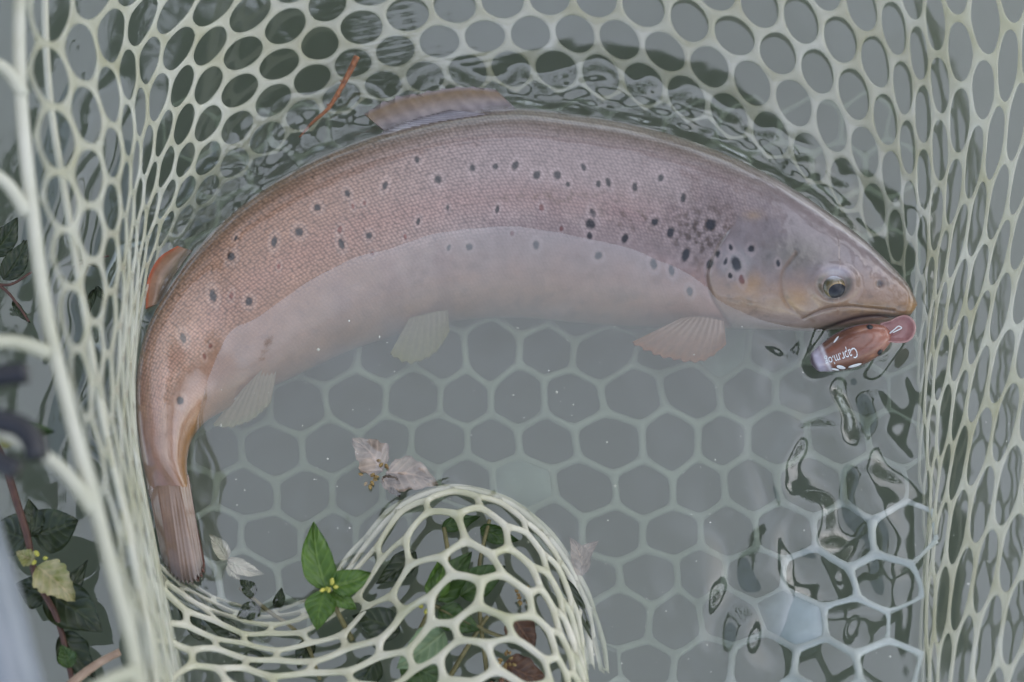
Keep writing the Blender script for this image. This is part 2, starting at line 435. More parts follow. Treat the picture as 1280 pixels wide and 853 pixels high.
def net_panel(S, u0, u1, v0, v1, w, keep=None, rounding=2, flat=1.0, jit=0.05, seed=1, wfn=None, pads=()):
    cells = []
    for j in range(int(math.ceil(v0)), int(math.floor(v1)) + 1):
        for i in range(int(math.floor(u0)) - 1, int(math.ceil(u1)) + 2):
            u = i + 0.5 * (j & 1)
            if u0 + 0.5 <= u <= u1 - 0.5 and v0 + 0.67 <= j <= v1 - 0.67 and (keep is None or keep(u, j)):
                cells.append((u, j))
    C0 = np.array(cells, float)
    UV = C0[:, None, :] + _ring[None]
    ju = UV[..., 0] + jit * vnoise(UV[..., 0] * 0.9 + 3.1, UV[..., 1] * 0.9, seed)
    jv = UV[..., 1] + jit * vnoise(UV[..., 0] * 0.9 + 9.7, UV[..., 1] * 0.9, seed + 5)
    P, N = S(ju, jv)
    R = P.copy()
    for _ in range(rounding):
        R = 0.5 * R + 0.25 * (np.roll(R, 1, 1) + np.roll(R, -1, 1))
    C = P.mean(1, keepdims=True)
    d = C - R; L = np.linalg.norm(d, axis=-1, keepdims=True)
    ww = w * (1 + 0.18 * vnoise(UV[..., 0] * 0.7, UV[..., 1] * 0.7, seed + 9))
    if wfn is not None: ww = ww * wfn(UV[..., 0], UV[..., 1])
    ww = ww[..., None]
    Q = R + d * np.minimum(ww / L, 0.82)
    rings = []
    K = 3
    for sgn in (1, -1):
        ks = range(0, K + 1) if sgn == 1 else range(K - 1, -1, -1)
        for k in ks:
            ph = k / K * math.pi / 2
            rings.append(P + (Q - P) * math.sin(ph) + sgn * flat * ww * math.cos(ph) * N)
    A = np.stack(rings, 1)                       # cells, rings, 24, 3
    nC, nR, nP = A.shape[:3]
    hole = np.ones(nC, bool)
    base = grid_faces(nR, nP, True)
    F = (np.arange(nC)[:, None, None] * nR * nP + base[None]).reshape(-1, 4)
    V = A.reshape(-1, 3)
    key = np.round(V / 2e-6).astype(np.int64)
    _, idx, inv = np.unique(key, axis=0, return_index=True, return_inverse=True)
    V2 = V[idx]; F2 = inv.reshape(-1)[F]
    ok = np.array([len(set(f)) == 4 for f in F2.tolist()]); F2 = F2[ok]
    padgeo = []
    for pu, pv in pads:
        k = int(np.argmin((C0[:, 0] - pu) ** 2 + (C0[:, 1] - pv) ** 2))
        ring = P[k]; n = N[k].mean(0); c = C[k, 0]
        top = ring + n * w * 0.55; bot = ring - n * w * 0.55
        mid = c + (ring - c) * 0.5 + n * w * 0.75
        v = np.concatenate([top, bot, mid, [c + n * w * 0.8], [c - n * w * 0.55]]); m = len(ring)
        f = []
        for a in range(m):
            b = (a + 1) % m
            f += [(a, b, 2*m + b, 2*m + a), (2*m + a, 2*m + b, 3*m), (m + b, m + a, 3*m + 1), (a, m + a, m + b, b)]
        padgeo.append((v, f))
    return V2, F2, padgeo

# side wall: control points are (px, py, z) from the water line up to the hem
side_u = [-1, 0.5, 2.3, 4.2, 6.2, 8.5, 11.0, 13.7, 16.8, 20.2, 22.8, 24.7, 26.5, 28.3, 30.2, 32.0, 33.8, 35.6, 37.4, 39.2, 41.0]
side_v = [0, 3, 6, 9, 12]
side_c = [
 [(250,1010,.00),(228,1010,.04),(215,1010,.09),(205,1010,.14),(190,1010,.20)],
 [(232,860,-.01),(222,860,.03),(208,860,.08),(190,858,.13),(170,855,.19)],
 [(198,700,-.02),(194,690,.03),(180,685,.08),(164,680,.13),(134,680,.19)],
 [(168,540,-.02),(168,530,.03),(158,520,.08),(136,510,.13),(90,505,.19)],
 [(180,400,-.02),(174,380,.03),(162,365,.08),(140,350,.13),(56,340,.19)],
 [(236,292,-.02),(208,250,.02),(178,220,.07),(142,190,.13),(30,170,.19)],
 [(330,215,-.015),(278,130,.010),(222,60,.035),(150,10,.09),(35,-50,.18)],
 [(450,150,-.012),(410,50,.0016),(360,-60,.0030),(300,-160,.02),(230,-260,.08)],
 [(610,130,-.012),(585,5,.0016),(560,-125,.0030),(530,-250,.02),(500,-370,.08)],
 [(790,150,-.012),(785,5,.0016),(780,-135,.0030),(770,-270,.02),(760,-400,.08)],
 [(925,200,-.012),(935,52,.0016),(945,-90,.0030),(955,-225,.02),(965,-360,.08)],
 [(1015,255,-.012),(1032,95,.0016),(1045,-65,.0030),(1055,-220,.02),(1065,-370,.08)],
 [(1085,318,-.012),(1108,150,.0018),(1125,-20,.004),(1140,-190,.035),(1155,-350,.09)],
 [(1128,385,-.012),(1152,215,.003),(1176,35,.009),(1198,-150,.05),(1220,-330,.10)],
 [(1143,480,-.012),(1176,310,.008),(1235,125,.024),(1295,-70,.075),(1350,-260,.12)],
 [(1144,590,-.012),(1174,430,.016),(1248,250,.04),(1323,65,.075),(1390,-120,.12)],
 [(1152,700,-.012),(1180,550,.016),(1250,370,.04),(1340,190,.075),(1420,10,.12)],
 [(1147,830,-.012),(1175,680,.016),(1254,500,.04),(1355,320,.075),(1445,140,.12)],
 [(1156,980,-.012),(1180,830,.016),(1262,640,.04),(1370,455,.075),(1470,270,.12)],
 [(1160,1140,-.012),(1184,990,.016),(1270,800,.04),(1380,610,.075),(1485,420,.12)],
 [(1165,1300,-.012),(1188,1150,.016),(1280,960,.04),(1395,770,.075),(1505,580,.12)],
]
sg = np.array(side_c, float)
S_side = surf(side_u, side_v, at(sg[..., 0], sg[..., 1], sg[..., 2]))
V_side, F_side, _ = net_panel(S_side, -1, 41.0, 0, 12, 0.00082, wfn=lambda u, v: 1 - .12 * sst(u, 28, 32), rounding=6, flat=0.9, jit=0.07, seed=3)

# base: hexagons a little over 70 px wide under the water, rising out of it at the lower right
BX, BY = 660.0, 610.0
def S_base_px(u, v):
    px = BX + 70.5 * u + 3.0 * v * 0 + 6 * np.sin(v * 0.35) ; py = BY + 56.5 * v - 1.0 * u
    px, py = px + 7 * fbm(px / 170, py / 170, 301, 2), py + 7 * fbm(px / 170 + 7, py / 170, 302, 2)
    k = sst(px, 850, 1150) * sst(py, 480, 800)
    px = px + 26 * k; py = py + 8 * k
    return px, py
def base_z(px, py):
    z = -0.044 + 0.007 * fbm(px / 190, py / 190, 305, 2) + 0.006 * np.sin(px * 0.009 + 1) * np.cos(py * 0.011)
    z = z + 0.047 * sst(px, 840, 1040) * sst(py, 500, 740)
    z = z + 0.018 * sst(px, 960, 1150) * sst(py, 380, 480)
    z = z + 0.045 * sst(-px, -420, -215) * sst(py, 560, 760)
    z = z + 0.035 * sst(py, 760, 900)
    return z
def S_base(u, v):
    def p(u, v):
        x, y = S_base_px(u, v); return at(x, y, base_z(x, y))
    a = p(u, v); e = 0.02
    n = np.cross(p(u + e, v) - a, a - p(u, v + e)); n /= np.linalg.norm(n, axis=-1)[..., None]
    return a, n
def keep_base(u, v):
    x, y = S_base_px(u, float(v))
    if x < 232 or x > 1142: return False
    if y < 150 or y > 900: return False
    # the folded front panel takes over here
    fold = [(200, 745), (262, 760), (330, 785), (400, 760), (452, 690), (505, 640), (572, 622), (640, 645), (690, 690), (728, 750), (748, 815), (756, 900)]
    fx = np.interp(x, [q[0] for q in fold], [q[1] for q in fold]) if x < 756 else 2000
    return y < fx + 14
V_base, F_base, PADS = net_panel(S_base, -8, 9, -9, 6, 0.00165, keep=keep_base, rounding=1, flat=0.8, jit=0.15, seed=11,
                                 pads=[(0, 0), (4.5, 3), (4, -3)])

# folded front panel: a sagging trough at the tail and a dome of net around the floating weed
fold_u = [k * 0.95 for k in range(-1, 12)]
fold_v = [0, 3.2, 4.9, 6.6, 8.4, 10.2]
fold_c = [
 [(165,640,.0),(160,690,.015),(165,760,.03),(175,840,.05),(185,920,.07),(195,1000,.09)],
 [(204,700,.0),(203,735,.008),(208,790,.022),(218,850,.04),(230,920,.06),(240,1000,.08)],
 [(258,735,-.004),(254,768,.003),(260,802,.014),(270,838,.028),(285,890,.045),(300,960,.065)],
 [(328,758,-.004),(328,790,.003),(334,818,.012),(342,846,.024),(352,890,.04),(365,950,.06)],
 [(398,736,-.004),(402,776,.004),(412,808,.012),(424,840,.024),(436,885,.04),(448,950,.06)],
 [(446,676,-.012),(462,712,.005),(480,762,.014),(498,820,.032),(512,880,.04),(524,950,.055)],
 [(500,626,-.012),(514,650,.012),(536,712,.030),(556,776,.038),(572,850,.044),(586,930,.055)],
 [(570,606,-.014),(576,630,.012),(596,694,.034),(618,766,.042),(636,840,.046),(650,930,.055)],
 [(642,626,-.014),(640,650,.010),(656,714,.030),(676,786,.040),(694,856,.046),(706,940,.055)],
 [(698,674,-.014),(686,692,.008),(692,742,.022),(704,806,.034),(716,870,.042),(726,950,.055)],
 [(738,742,-.016),(716,744,.004),(714,782,.016),(722,830,.028),(732,884,.038),(740,960,.05)],
 [(758,806,-.018),(730,800,.000),(728,826,.005),(734,862,.014),(742,904,.034),(750,960,.046)],
 [(770,890,-.02),(742,880,-.004),(738,890,.006),(742,910,.016),(750,940,.026),(758,980,.04)],
]
fg = np.array(fold_c, float)
S_fold = surf(fold_u, fold_v, at(fg[..., 0], fg[..., 1], fg[..., 2]))
V_fold, F_fold, _ = net_panel(S_fold, -.95, 10.45, 0, 10.2, 0.0015, rounding=2, flat=0.85, jit=0.16, seed=21)

# ------------------------------------------------------------------ trout body (needed early: the water surface wets it)
#   back px, belly px, height of the middle, half thickness (mm)
ST = [((1147,374),(1146,388), .012, 2.5),
      ((1136,358),(1136,397), .011, 7.0),
      ((1112,331),(1110,404), .009, 11.5),
      ((1085,305),(1080,409), .007, 15.5),
      ((1040,270),(1030,414), .004, 20.0),
      ((985,233),(965,413), .000, 23.5),
      ((930,204),(905,411),-.008, 25.5),
      ((870,179),(850,410),-.016, 26.5),
      ((800,158),(790,409),-.020, 27.0),
      ((720,144),(720,404),-.0215, 27.0),
      ((645,136),(650,398),-.0215, 26.5),
      ((575,143),(585,400),-.021, 25.5),
      ((510,158),(532,410),-.020, 24.5),
      ((450,177),(482,424),-.0185, 23.0),
      ((390,202),(440,438),-.017, 21.5),
      ((335,234),(400,456),-.0155, 20.0),
      ((285,272),(358,476),-.0135, 18.0),
      ((245,314),(318,494),-.0122, 16.0),
      ((211,362),(284,512),-.0078, 15.0),
      ((184,412),(257,528),-.001, 13.0),
      ((172,465),(241,548), .002, 12.0),
      ((171,520),(234,572), .003, 10.0),
      ((177,572),(234,598), .003, 7.5),
      ((183,606),(236,616), .002, 3.6),
      ((186,622),(238,630), .001, 0.8)]
bk = np.array([s[0] for s in ST], float); bl = np.array([s[1] for s in ST], float)
zc = np.array([s[2] for s in ST]); th = np.array([s[3] for s in ST]) * 1e-3
midp = (bk + bl) / 2
sl = np.concatenate([[0], np.cumsum(np.linalg.norm(np.diff(midp, axis=0), axis=1))])
NS, NA = 900, 276
# denser rings at the snout
q = np.linspace(0, 1, NS); q = q * 0.9 + 0.1 * q ** 3
sq = q / q[-1] * sl[-1]
BK, BL = cr(sl, bk, sq), cr(sl, bl, sq)
ZC = cr(sl, zc, sq); TH = cr(sl, th, sq)
tip = np.sqrt(np.clip(1 - (1 - np.clip(sq / 16.0, 0, 1)) ** 2, 0, 1)) * 0.85 + 0.15 * np.clip(sq / 5, 0, 1)
MID = (BK + BL) / 2; HLF = (BL - BK) / 2 * tip[:, None]; TH = TH * (0.25 + 0.75 * tip)
# more angles on the upper flank
ang = np.concatenate([np.linspace(0, np.pi, 232, endpoint=False), np.linspace(np.pi, 2 * np.pi, NA - 232, endpoint=False)])
ca, sa = -np.cos(ang), np.sin(ang)          # ca -1 = back, +1 = belly ; sa > 0 = upper flank
lat = np.sign(sa) * np.abs(sa) ** 0.86
DPX = MID[:, None, 0] + HLF[:, None, 0] * ca[None]; DPY = MID[:, None, 1] + HLF[:, None, 1] * ca[None]
Cc = at(MID[:, 0], MID[:, 1], ZC)
dep = ((Cc - CAM) @ FW) / DIST
FV = (Cc[:, None] + (HLF[:, None, 0] * ca[None])[..., None] * PX * dep[:, None, None] * RT
      - (HLF[:, None, 1] * ca[None])[..., None] * PX * dep[:, None, None] * UP
      - (TH[:, None] * lat[None])[..., None] * FW)
up_side = sa[None] > 0
# relief of the head
def groove(poly, w, d):
    dd, _, _ = poly_dist(DPX, DPY, poly); return -d * np.exp(-(dd / w) ** 2)
OPER = smooth_path([(935,250),(908,285),(886,318),(877,345),(884,372),(902,398),(918,416)], 40)
od, os_, _ = poly_dist(DPX, DPY, OPER)
osd = od * os_ * -1                                  # + towards the head
MOUTH = smooth_path([(1150,392),(1120,397),(1090,395),(1060,399),(1036,407),(1018,414)], 30)
MAXI = smooth_path([(1112,389),(1080,386),(1050,384),(1022,388),(998,399)], 30)
PRE = smooth_path([(985,318),(968,345),(972,372),(990,392),(1012,402)], 30)
nearop = np.where(DPY > 245, 1, 0) * np.where(DPX > 800, 1, 0)
disp = 0.0022 * sst(DPY, 275, 325) * sst(osd, -1.5, 3) * np.exp(-np.clip(osd, 0, 999) / 70) * nearop * np.where(osd > -3, 1, 0) * np.where(DPX < 1040, 1, 0)
disp = disp + groove(OPER, 3.0, 0.0005) * nearop * sst(DPY, 285, 330)
disp = disp + groove(MOUTH, 3.2, 0.0022) + groove(MAXI, 2.0, 0.0012) + groove(PRE, 3.4, 0.0006)
ed = np.hypot((DPX - 1033) / 1.15, DPY - 357)
disp = disp + 0.0016 * np.exp(-((ed - 21) / 7) ** 2) - 0.0012 * np.exp(-(ed / 13) ** 2)
disp = disp + 0.0007 * np.exp(-(((DPX - 1075) / 30) ** 2 + ((DPY - 388) / 8) ** 2))      # upper lip
disp = disp - 0.0012 * np.exp(-(np.hypot(DPX - 1093, DPY - 357) / 4.5) ** 2)              # nostril
disp = disp + 0.0005 * fbm(DPX / 26, DPY / 26, 4) * sst(DPX, 860, 960)
disp = disp + 0.00035 * fbm(DPX / 45, DPY / 45, 8)
fl = np.abs(ca)[None] ** 2.2
# parr-like dents of the belly and flank line
disp = disp * up_side * (1 - fl)
FV = FV - disp[..., None] * FW

# ------------------------------------------------------------------ water surface height
GX0, GX1, GY0, GY1, GST = -0.315, 0.315, -0.26, 0.28, 0.00125
gx = np.arange(GX0, GX1 + 1e-9, GST); gy = np.arange(GY0, GY1 + 1e-9, GST)
X, Y = np.meshgrid(gx, gy, indexing='ij')
WPX, WPY = proj(np.stack([X, Y, np.zeros_like(X)], -1))

def gblur(a, s):
    r = int(max(1, math.ceil(s * 3))); k = np.exp(-0.5 * (np.arange(-r, r + 1) / s) ** 2); k /= k.sum()
    for ax in (0, 1):
        a = np.apply_along_axis(lambda m: np.convolve(m, k, mode='same'), ax, a)
    return a

BACK = smooth_path([(1150,374),(1085,303),(1040,268),(985,231),(930,202),(870,177),(800,156),(720,142),(645,134),(575,141),(510,156),
                    (450,175),(390,200),(335,232),(285,270),(245,312),(211,360),(187,410),(174,465),(173,520),(180,580),(189,640)], 90)
bd, bs, bp = poly_dist(WPX, WPY, BACK)
blen = bp.max()
out_d = np.where(bs > 0, bd, -bd)                 # + outside the fish
if np.median(out_d[(WPX > 600) & (WPX < 700) & (WPY < 60)]) < 0: out_d = -out_d
H = 0.0005 * fbm(WPX / 200, WPY / 200, 31, 2) + 0.00010 * fbm(WPX / 38, WPY / 38, 36, 2)
# water held up between the back and the net: a raised, lumpy rim
rag = 54 + 20 * vnoise(bp / 60, bp * 0, 3) + 10 * vnoise(bp / 22, bp * 0, 8)
w_on = sst(bp, 60, 180) * (1 - sst(bp, 1330, 1480))
amp = np.interp(bp, [0, 200, 500, 750, 900, 1150, 1450], [0.0006, 0.0011, 0.0012, 0.0014, 0.0028, 0.0036, 0.0022])
rim = (1 - sst(out_d, rag - 16, rag + 9)) * sst(out_d, -25, 0) * w_on
H = H + amp * rim
H = H + 0.0010 * rim * fbm(WPX / 24, WPY / 24, 41, 2) * sst(out_d, 0, 14)
H = H + 0.00022 * np.sin(out_d * 2 * np.pi / 11 + 2 * vnoise(bp / 70, out_d / 60, 5)) * np.exp(-np.abs(out_d - 6) / 16) * w_on
# a ragged film drawn up over the wet back
H = H + 0.0026 * np.exp(-((out_d + 9 + 7 * fbm(bp / 60, out_d / 40, 19, 2)) / 13) ** 2) * (0.75 + 0.9 * fbm(bp / 45, out_d / 30, 23, 2)) * w_on
# long smooth swell on the left, beyond the net
lefty = np.exp(-((WPX - 105) / 60) ** 2 - ((WPY - 330) / 230) ** 2)
H = H + 0.0024 * lefty * np.sin((WPX * 0.8 + WPY * 0.25) * 2 * np.pi / 95 + 1.5 * fbm(WPX / 110, WPY / 110, 51, 2))
H = H + 0.00055 * fbm(WPX / 52, WPY / 52, 38, 1) * np.exp(-((WPX - 560) / 420) ** 4 - ((WPY - 320) / 170) ** 4)
# fine parallel ripples at the top
fan = np.exp(-((WPX - 520) / 95) ** 2 - ((WPY - 45) / 55) ** 2)
H = H + 0.00016 * fan * np.sin((WPY + 0.18 * WPX) * 2 * np.pi / 9.5)
# swirl in front of the lure and over the rising net
sw = np.exp(-((WPX - 1050) / 78) ** 2 - (np.clip(np.abs(WPY - 590) - 130, 0, 999) / 60) ** 2)
H = H + 0.0046 * sw * fbm(WPX / 56 + 0.5 * gnoise(WPX / 60, WPY / 60, 61), WPY / 74 + 0.5 * gnoise(WPX / 60, WPY / 60, 62), 63, 1)
sw2 = np.exp(-((WPX - 930) / 70) ** 2 - ((WPY - 760) / 90) ** 2)
H = H + 0.0036 * sw2 * fbm(WPX / 50, WPY / 60, 71, 1)
sw3 = np.exp(-((WPX - 730) / 22) ** 2 - ((WPY - 760) / 90) ** 2) + 0.6 * np.exp(-((WPX - 430) / 60) ** 2 - ((WPY - 660) / 30) ** 2)
H = H + 0.0012 * sw3 * fbm(WPX / 26, WPY / 34, 81, 1)

# climb of the water on the wet fish and on strands that pierce it
def splat(P, zlo, zhi):
    i = np.round((P[:, 0] - GX0) / GST).astype(int); j = np.round((P[:, 1] - GY0) / GST).astype(int)
    ok = (i >= 0) & (j >= 0) & (i < len(gx)) & (j < len(gy)); i, j, z = i[ok], j[ok], P[ok, 2]
    dz = z - H[i, j]; k = (dz > zlo) & (dz < zhi)
    m = np.zeros_like(H); m[i[k], j[k]] = 1.0
    return m
top = FV[:, (sa > 0)].reshape(-1, 3)
mf = splat(top, -0.0012, 0.0010)
H = H + 0.00025 * np.clip(gblur(mf, 3.0) * 2.4, 0, 1)
mn = np.maximum(np.maximum(splat(V_side, -0.0025, 0.0035) * (out_d < 78), splat(V_base, -0.002, 0.002)), splat(V_fold, -0.002, 0.002))
H = H + 0.0010 * np.clip(gblur(mn, 1.9) * 2.0, 0, 1)
film = splat(V_base, -0.030, 0.003) * np.clip(sw + sw2, 0, 1)
H = H + 0.0026 * gblur(film, 4.2) * (1 + .6 * fbm(WPX / 40, WPY / 40, 88, 1))
edge = sst(X, GX0, GX0 + 0.03) * sst(-X, -GX1, -GX1 + 0.03) * sst(Y, GY0, GY0 + 0.03) * sst(-Y, -GY1, -GY1 + 0.03)
H = gblur(H, 0.8) * edge
FAR, DEEP = 40.0, -0.75
nx, ny = X.shape
WV = np.stack([X, Y, H], -1).reshape(-1, 3)
WF = [grid_faces(nx, ny)[:, ::-1]]                # faces up checked below
def vid(i, j): return i * ny + j
bound = ([vid(i, 0) for i in range(nx)] + [vid(nx - 1, j) for j in range(1, ny)]
         + [vid(i, ny - 1) for i in range(nx - 2, -1, -1)] + [vid(0, j) for j in range(ny - 2, 0, -1)])
nb = len(bound); bx = WV[bound]
d = bx[:, :2] / np.max(np.abs(bx[:, :2]), axis=1)[:, None]
# outer square ring that keeps the corners: radial projection on a square
o1 = np.concatenate([d * 2.0, np.zeros((nb, 1))], 1); o2 = np.concatenate([d * FAR, np.zeros((nb, 1))], 1); o3 = np.concatenate([d * FAR, np.full((nb, 1), DEEP)], 1)
n0 = len(WV)
WV = np.concatenate([WV, o1, o2, o3, [[0, 0, DEEP]]])
rows = [np.array(bound), n0 + np.arange(nb), n0 + nb + np.arange(nb), n0 + 2 * nb + np.arange(nb)]
for a, b in zip(rows[:-1], rows[1:]):
    WF.append(np.stack([a, b, np.roll(b, -1), np.roll(a, -1)], 1))
WFl = np.concatenate(WF)
last = rows[-1]
tri = np.stack([last, np.full(nb, len(WV) - 1), np.roll(last, -1)], 1)
def quads_up(F):
    a, b, c = WV[F[0, 0]], WV[F[0, 1]], WV[F[0, 2]]
    return np.cross(b - a, c - a)[2] > 0
if not quads_up(WF[0]): WFl[:len(WF[0])] = WFl[:len(WF[0])][:, ::-1]
me_faces = [tuple(f) for f in WFl.tolist()] + [tuple(f) for f in tri.tolist()]
water = mesh('water', WV, me_faces, M['water'])
import bmesh
bm = bmesh.new(); bm.from_mesh(water.data); bmesh.ops.recalc_face_normals(bm, faces=bm.faces); bm.to_mesh(water.data); bm.free()
water['kind'] = 'structure'; water['label'] = 'murky grey-green river water with ripples round the fish'

# ------------------------------------------------------------------ ground under and round the water
gr = [0, 2, 4, 5, 6, 8, 12, 20, 40, 90, 200]
ga = np.linspace(0, 2 * np.pi, 64, endpoint=False)
GV = []
for r in gr:
    for a in ga:
        x, y = r * math.cos(a), r * math.sin(a)
        bank = sst(r, 3.2, 5.5) * (0.55 + 0.45 * math.cos(a - math.radians(120)))
        GV.append((x, y, -0.6 + 1.15 * bank + 0.05 * math.sin(x * 1.3) * math.cos(y * 1.1) * (r > 3)))
ground = mesh('ground', np.array(GV), grid_faces(len(gr), 64, True), M['ground'])
ground['kind'] = 'structure'; ground['label'] = 'river bed and grassy bank'

# ------------------------------------------------------------------ trees on the bank (seen mirrored in the water)
def tree(name, label, x, y, h, rad, leaf, n, seed):
    r = np.random.default_rng(seed)
    root = thing(name, label, 'tree', 'trees on the bank mirrored in the water')
    z0 = 0.3
    parts = []
    tp = np.array([(x, y, z0 - .4), (x + .1, y, z0 + h * .3), (x - .1, y + .1, z0 + h * .6), (x, y, z0 + h * .9)])
    parts.append(tube(smooth_path(tp, 10), np.linspace(.2, .04, 10), 8))
    cen = []
    for k in range(12):
        a = r.uniform(0, 2 * np.pi); zz = r.uniform(.3, .8); rr = rad * r.uniform(.4, .8)
        p0 = np.array([x, y, z0 + h * zz]); p1 = p0 + (math.cos(a) * rr, math.sin(a) * rr, h * r.uniform(.05, .18))
        parts.append(tube(smooth_path([p0, (p0 + p1) / 2 + (0, 0, .12), p1], 6), np.linspace(.06, .015, 6), 6))
        cen.append(p1)
    v, f = join(parts); mesh('trunk', v, f, M['bark'], root)
    cen = np.array(cen + [np.array([x, y, z0 + h * .95]), np.array([x, y, z0 + h * .7]), np.array([x, y, z0 + h * .5])])
    c = cen[r.integers(0, len(cen), n)] + r.normal(0, 1, (n, 3)) * np.array([rad * .24, rad * .24, h * .09])
    s = r.uniform(.05, .12, n)[:, None]
    A = r.normal(0, 1, (n, 3)); A /= np.linalg.norm(A, axis=1)[:, None]
    B = np.cross(A, r.normal(0, 1, (n, 3))); B /= np.linalg.norm(B, axis=1)[:, None]
    V = np.stack([c - A * s, c + B * s * .55, c + A * s, c - B * s * .55], 1).reshape(-1, 3)
    mesh('crown', V, np.arange(4 * n).reshape(-1, 4), leaf, root, smooth=False)
    return root
tree('bank_tree', 'dark leafy tree mirrored in the ripples beside the tail', -5.2, 1.8, 4.6, 2.4, M['tree_leaf_dark'], 9000, 1)
overhang = tree('bank_tree', 'dark leafy tree mirrored in the water behind the dorsal fin', -3.0, 5.6, 4.9, 2.4, M['tree_leaf_dark'], 9000, 2)
tree('bank_tree', 'green leafy tree mirrored in the water above the fish back', 1.3, 6.4, 5.2, 2.6, M['tree_leaf'], 9000, 3)
tree('bank_tree', 'green leafy tree mirrored in the ripples under the lure', 5.2, 4.4, 4.8, 2.6, M['tree_leaf'], 9000, 4)
tree('bank_tree', 'green leafy tree mirrored beyond the gathered net wall', 6.4, -0.5, 4.8, 2.4, M['tree_leaf'], 7000, 5)

# a bough added to the dark tree, unseen, shaped to mirror as dark patches
def add_bough(root, seed=9):
    r = np.random.default_rng(seed)
    arms = [smooth_path([(-3.0, 5.6, 2.9), (-1.9, 3.9, 3.35), (-1.0, 2.5, 3.35), (-.70, 1.75, 3.2)], 16),
            smooth_path([(-.74, 1.75, 3.2), (-.93, 1.52, 3.2), (-1.06, 1.22, 3.18), (-1.14, .75, 3.1)], 14),
            smooth_path([(-.78, 1.9, 3.25), (-.62, 1.82, 3.2), (-.50, 1.86, 3.2), (-.38, 1.92, 3.16)], 14)]
    v, f = join([tube(arms[0], np.linspace(.06, .022, 16), 8), tube(arms[1], np.linspace(.02, .005, 14), 6), tube(arms[2], np.linspace(.018, .005, 14), 6)])
    mesh('reflection_bough', v, f, M['bark'], root)
    c = []
    for arm, n, sp in ((arms[0][8:], 700, .17), (arms[1], 900, .085), (arms[2], 800, .085)):
        k = r.integers(0, len(arm), n); w = .45 + .55 * (.5 + .5 * np.sin(k * 1.9 + sp * 20))
        c.append(arm[k] + r.normal(0, 1, (n, 3)) * (sp * w)[:, None] * np.array([1, 1, .6]))
    c = np.concatenate(c); n = len(c)
    s_ = r.uniform(.022, .045, n)[:, None]
    A = r.normal(0, 1, (n, 3)) * np.array([1, 1, .5]); A /= np.linalg.norm(A, axis=1)[:, None]
    B = np.cross(A, r.normal(0, .5, (n, 3)) + np.array([0, 0, 1])); B /= np.linalg.norm(B, axis=1)[:, None]
    V = np.stack([c - A * s_, c + B * s_ * .6, c + A * s_, c - B * s_ * .6], 1).reshape(-1, 3)
    mesh('reflection_foliage', V, np.arange(4 * n).reshape(-1, 4), M['tree_leaf_dark'], root, smooth=False)
add_bough(overhang)

# ------------------------------------------------------------------ landing net
net = thing('landing_net', 'pale rubber mesh landing net holding the trout, partly folded in the water', 'landing net')
mesh('side_mesh', V_side, F_side, M['side_rubber'], net)
mesh('base_mesh', V_base, F_base, M['base_rubber'], net)
mesh('front_fold', V_fold, F_fold, M['fold_rubber'], net)
for v, f in PADS: mesh('solid_pad', v, f, M['pad'], net)
hem = [(150, 1010, .20), (172, 860, .19), (134, 690, .19), (88, 520, .19), (56, 380, .19), (40, 260, .19), (26, 120, .19), (24, 0, .19), (34, -120, .19)]
hp = np.array(hem, float)
v, f = tube(smooth_path(at(hp[:, 0], hp[:, 1], hp[:, 2]), 60), 0.0024, 12); mesh('hem_cord', v, f, M['cord'], net)
hem2 = [(196, 1010, .15), (196, 860, .14), (166, 690, .14), (128, 520, .14), (104, 380, .14), (84, 260, .14), (62, 120, .14), (56, 0, .14), (60, -120, .14)]
hp2 = np.array(hem2, float)
v, f = tube(smooth_path(at(hp2[:, 0], hp2[:, 1], hp2[:, 2]), 60), 0.0014, 10); mesh('inner_cord', v, f, M['cord'], net)
for a, b, c in (((34, 268), (10, 232), (-60, 190)), ((62, 442), (20, 428), (-60, 440)), ((118, 640), (80, 590), (-40, 520)), ((30, 120), (10, 90), (-60, 60)), ((170, 840), (140, 850), (60, 900))):
    pp = np.array([a, b, c], float); zz = np.array([.19, .195, .205])
    v, f = tube(smooth_path(at(pp[:, 0], pp[:, 1], zz), 14), np.linspace(.0026, .0020, 14), 10); mesh('hem_tie', v, f, M['cord'], net)
hoop = np.array([(20, 900, .21), (-16, 760, .21), (-60, 600, .21), (-95, 420, .21), (-70, 120, .21), (60, -230, .21), (400, -460, .20), (800, -520, .2), (1200, -380, .2),
                 (1450, -60, .2), (1500, 350, .2), (1440, 760, .2), (1150, 1120, .2), (700, 1280, .21), (280, 1180, .21), (80, 1020, .21), (20, 900, .21)], float)
v, f = tube(smooth_path(at(hoop[:, 0], hoop[:, 1], hoop[:, 2]), 160), 0.0115, 16, cap=False); mesh('hoop', v, f, M['frame'], net)
for path, r in (([(-40, 478), (0, 470), (34, 466)], .0036), ([(-40, 520), (0, 526), (26, 534), (42, 552), (46, 572)], .0038), ([(-30, 560), (0, 578), (22, 588)], .0036)):
    pp = np.array(path, float)
    v, f = tube(smooth_path(at(pp[:, 0], pp[:, 1], .225), 20), r, 12); mesh('hoop_clip', v, f, M['black'], net)

# ------------------------------------------------------------------ trout
trout = thing('trout', 'spotted brown trout lying curled on its side in the net', 'fish')
def mixc(a, b, t): return a + (b - a) * np.asarray(t)[..., None]
K = ca[None] + 0 * DPX
base = lin(172, 158, 152)
Ccol = np.broadcast_to(lin(170, 156, 150), DPX.shape + (3,)).copy()
pos = sq[:, None] / sl[-1] + 0 * DPX             # 0 snout .. 1 tail
tail_t = sst(pos, .45, .72)
Ccol = mixc(Ccol, lin(172, 138, 116), tail_t * .85)
Ccol = mixc(Ccol, lin(158, 132, 116), sst(pos, .80, .95) * .8)
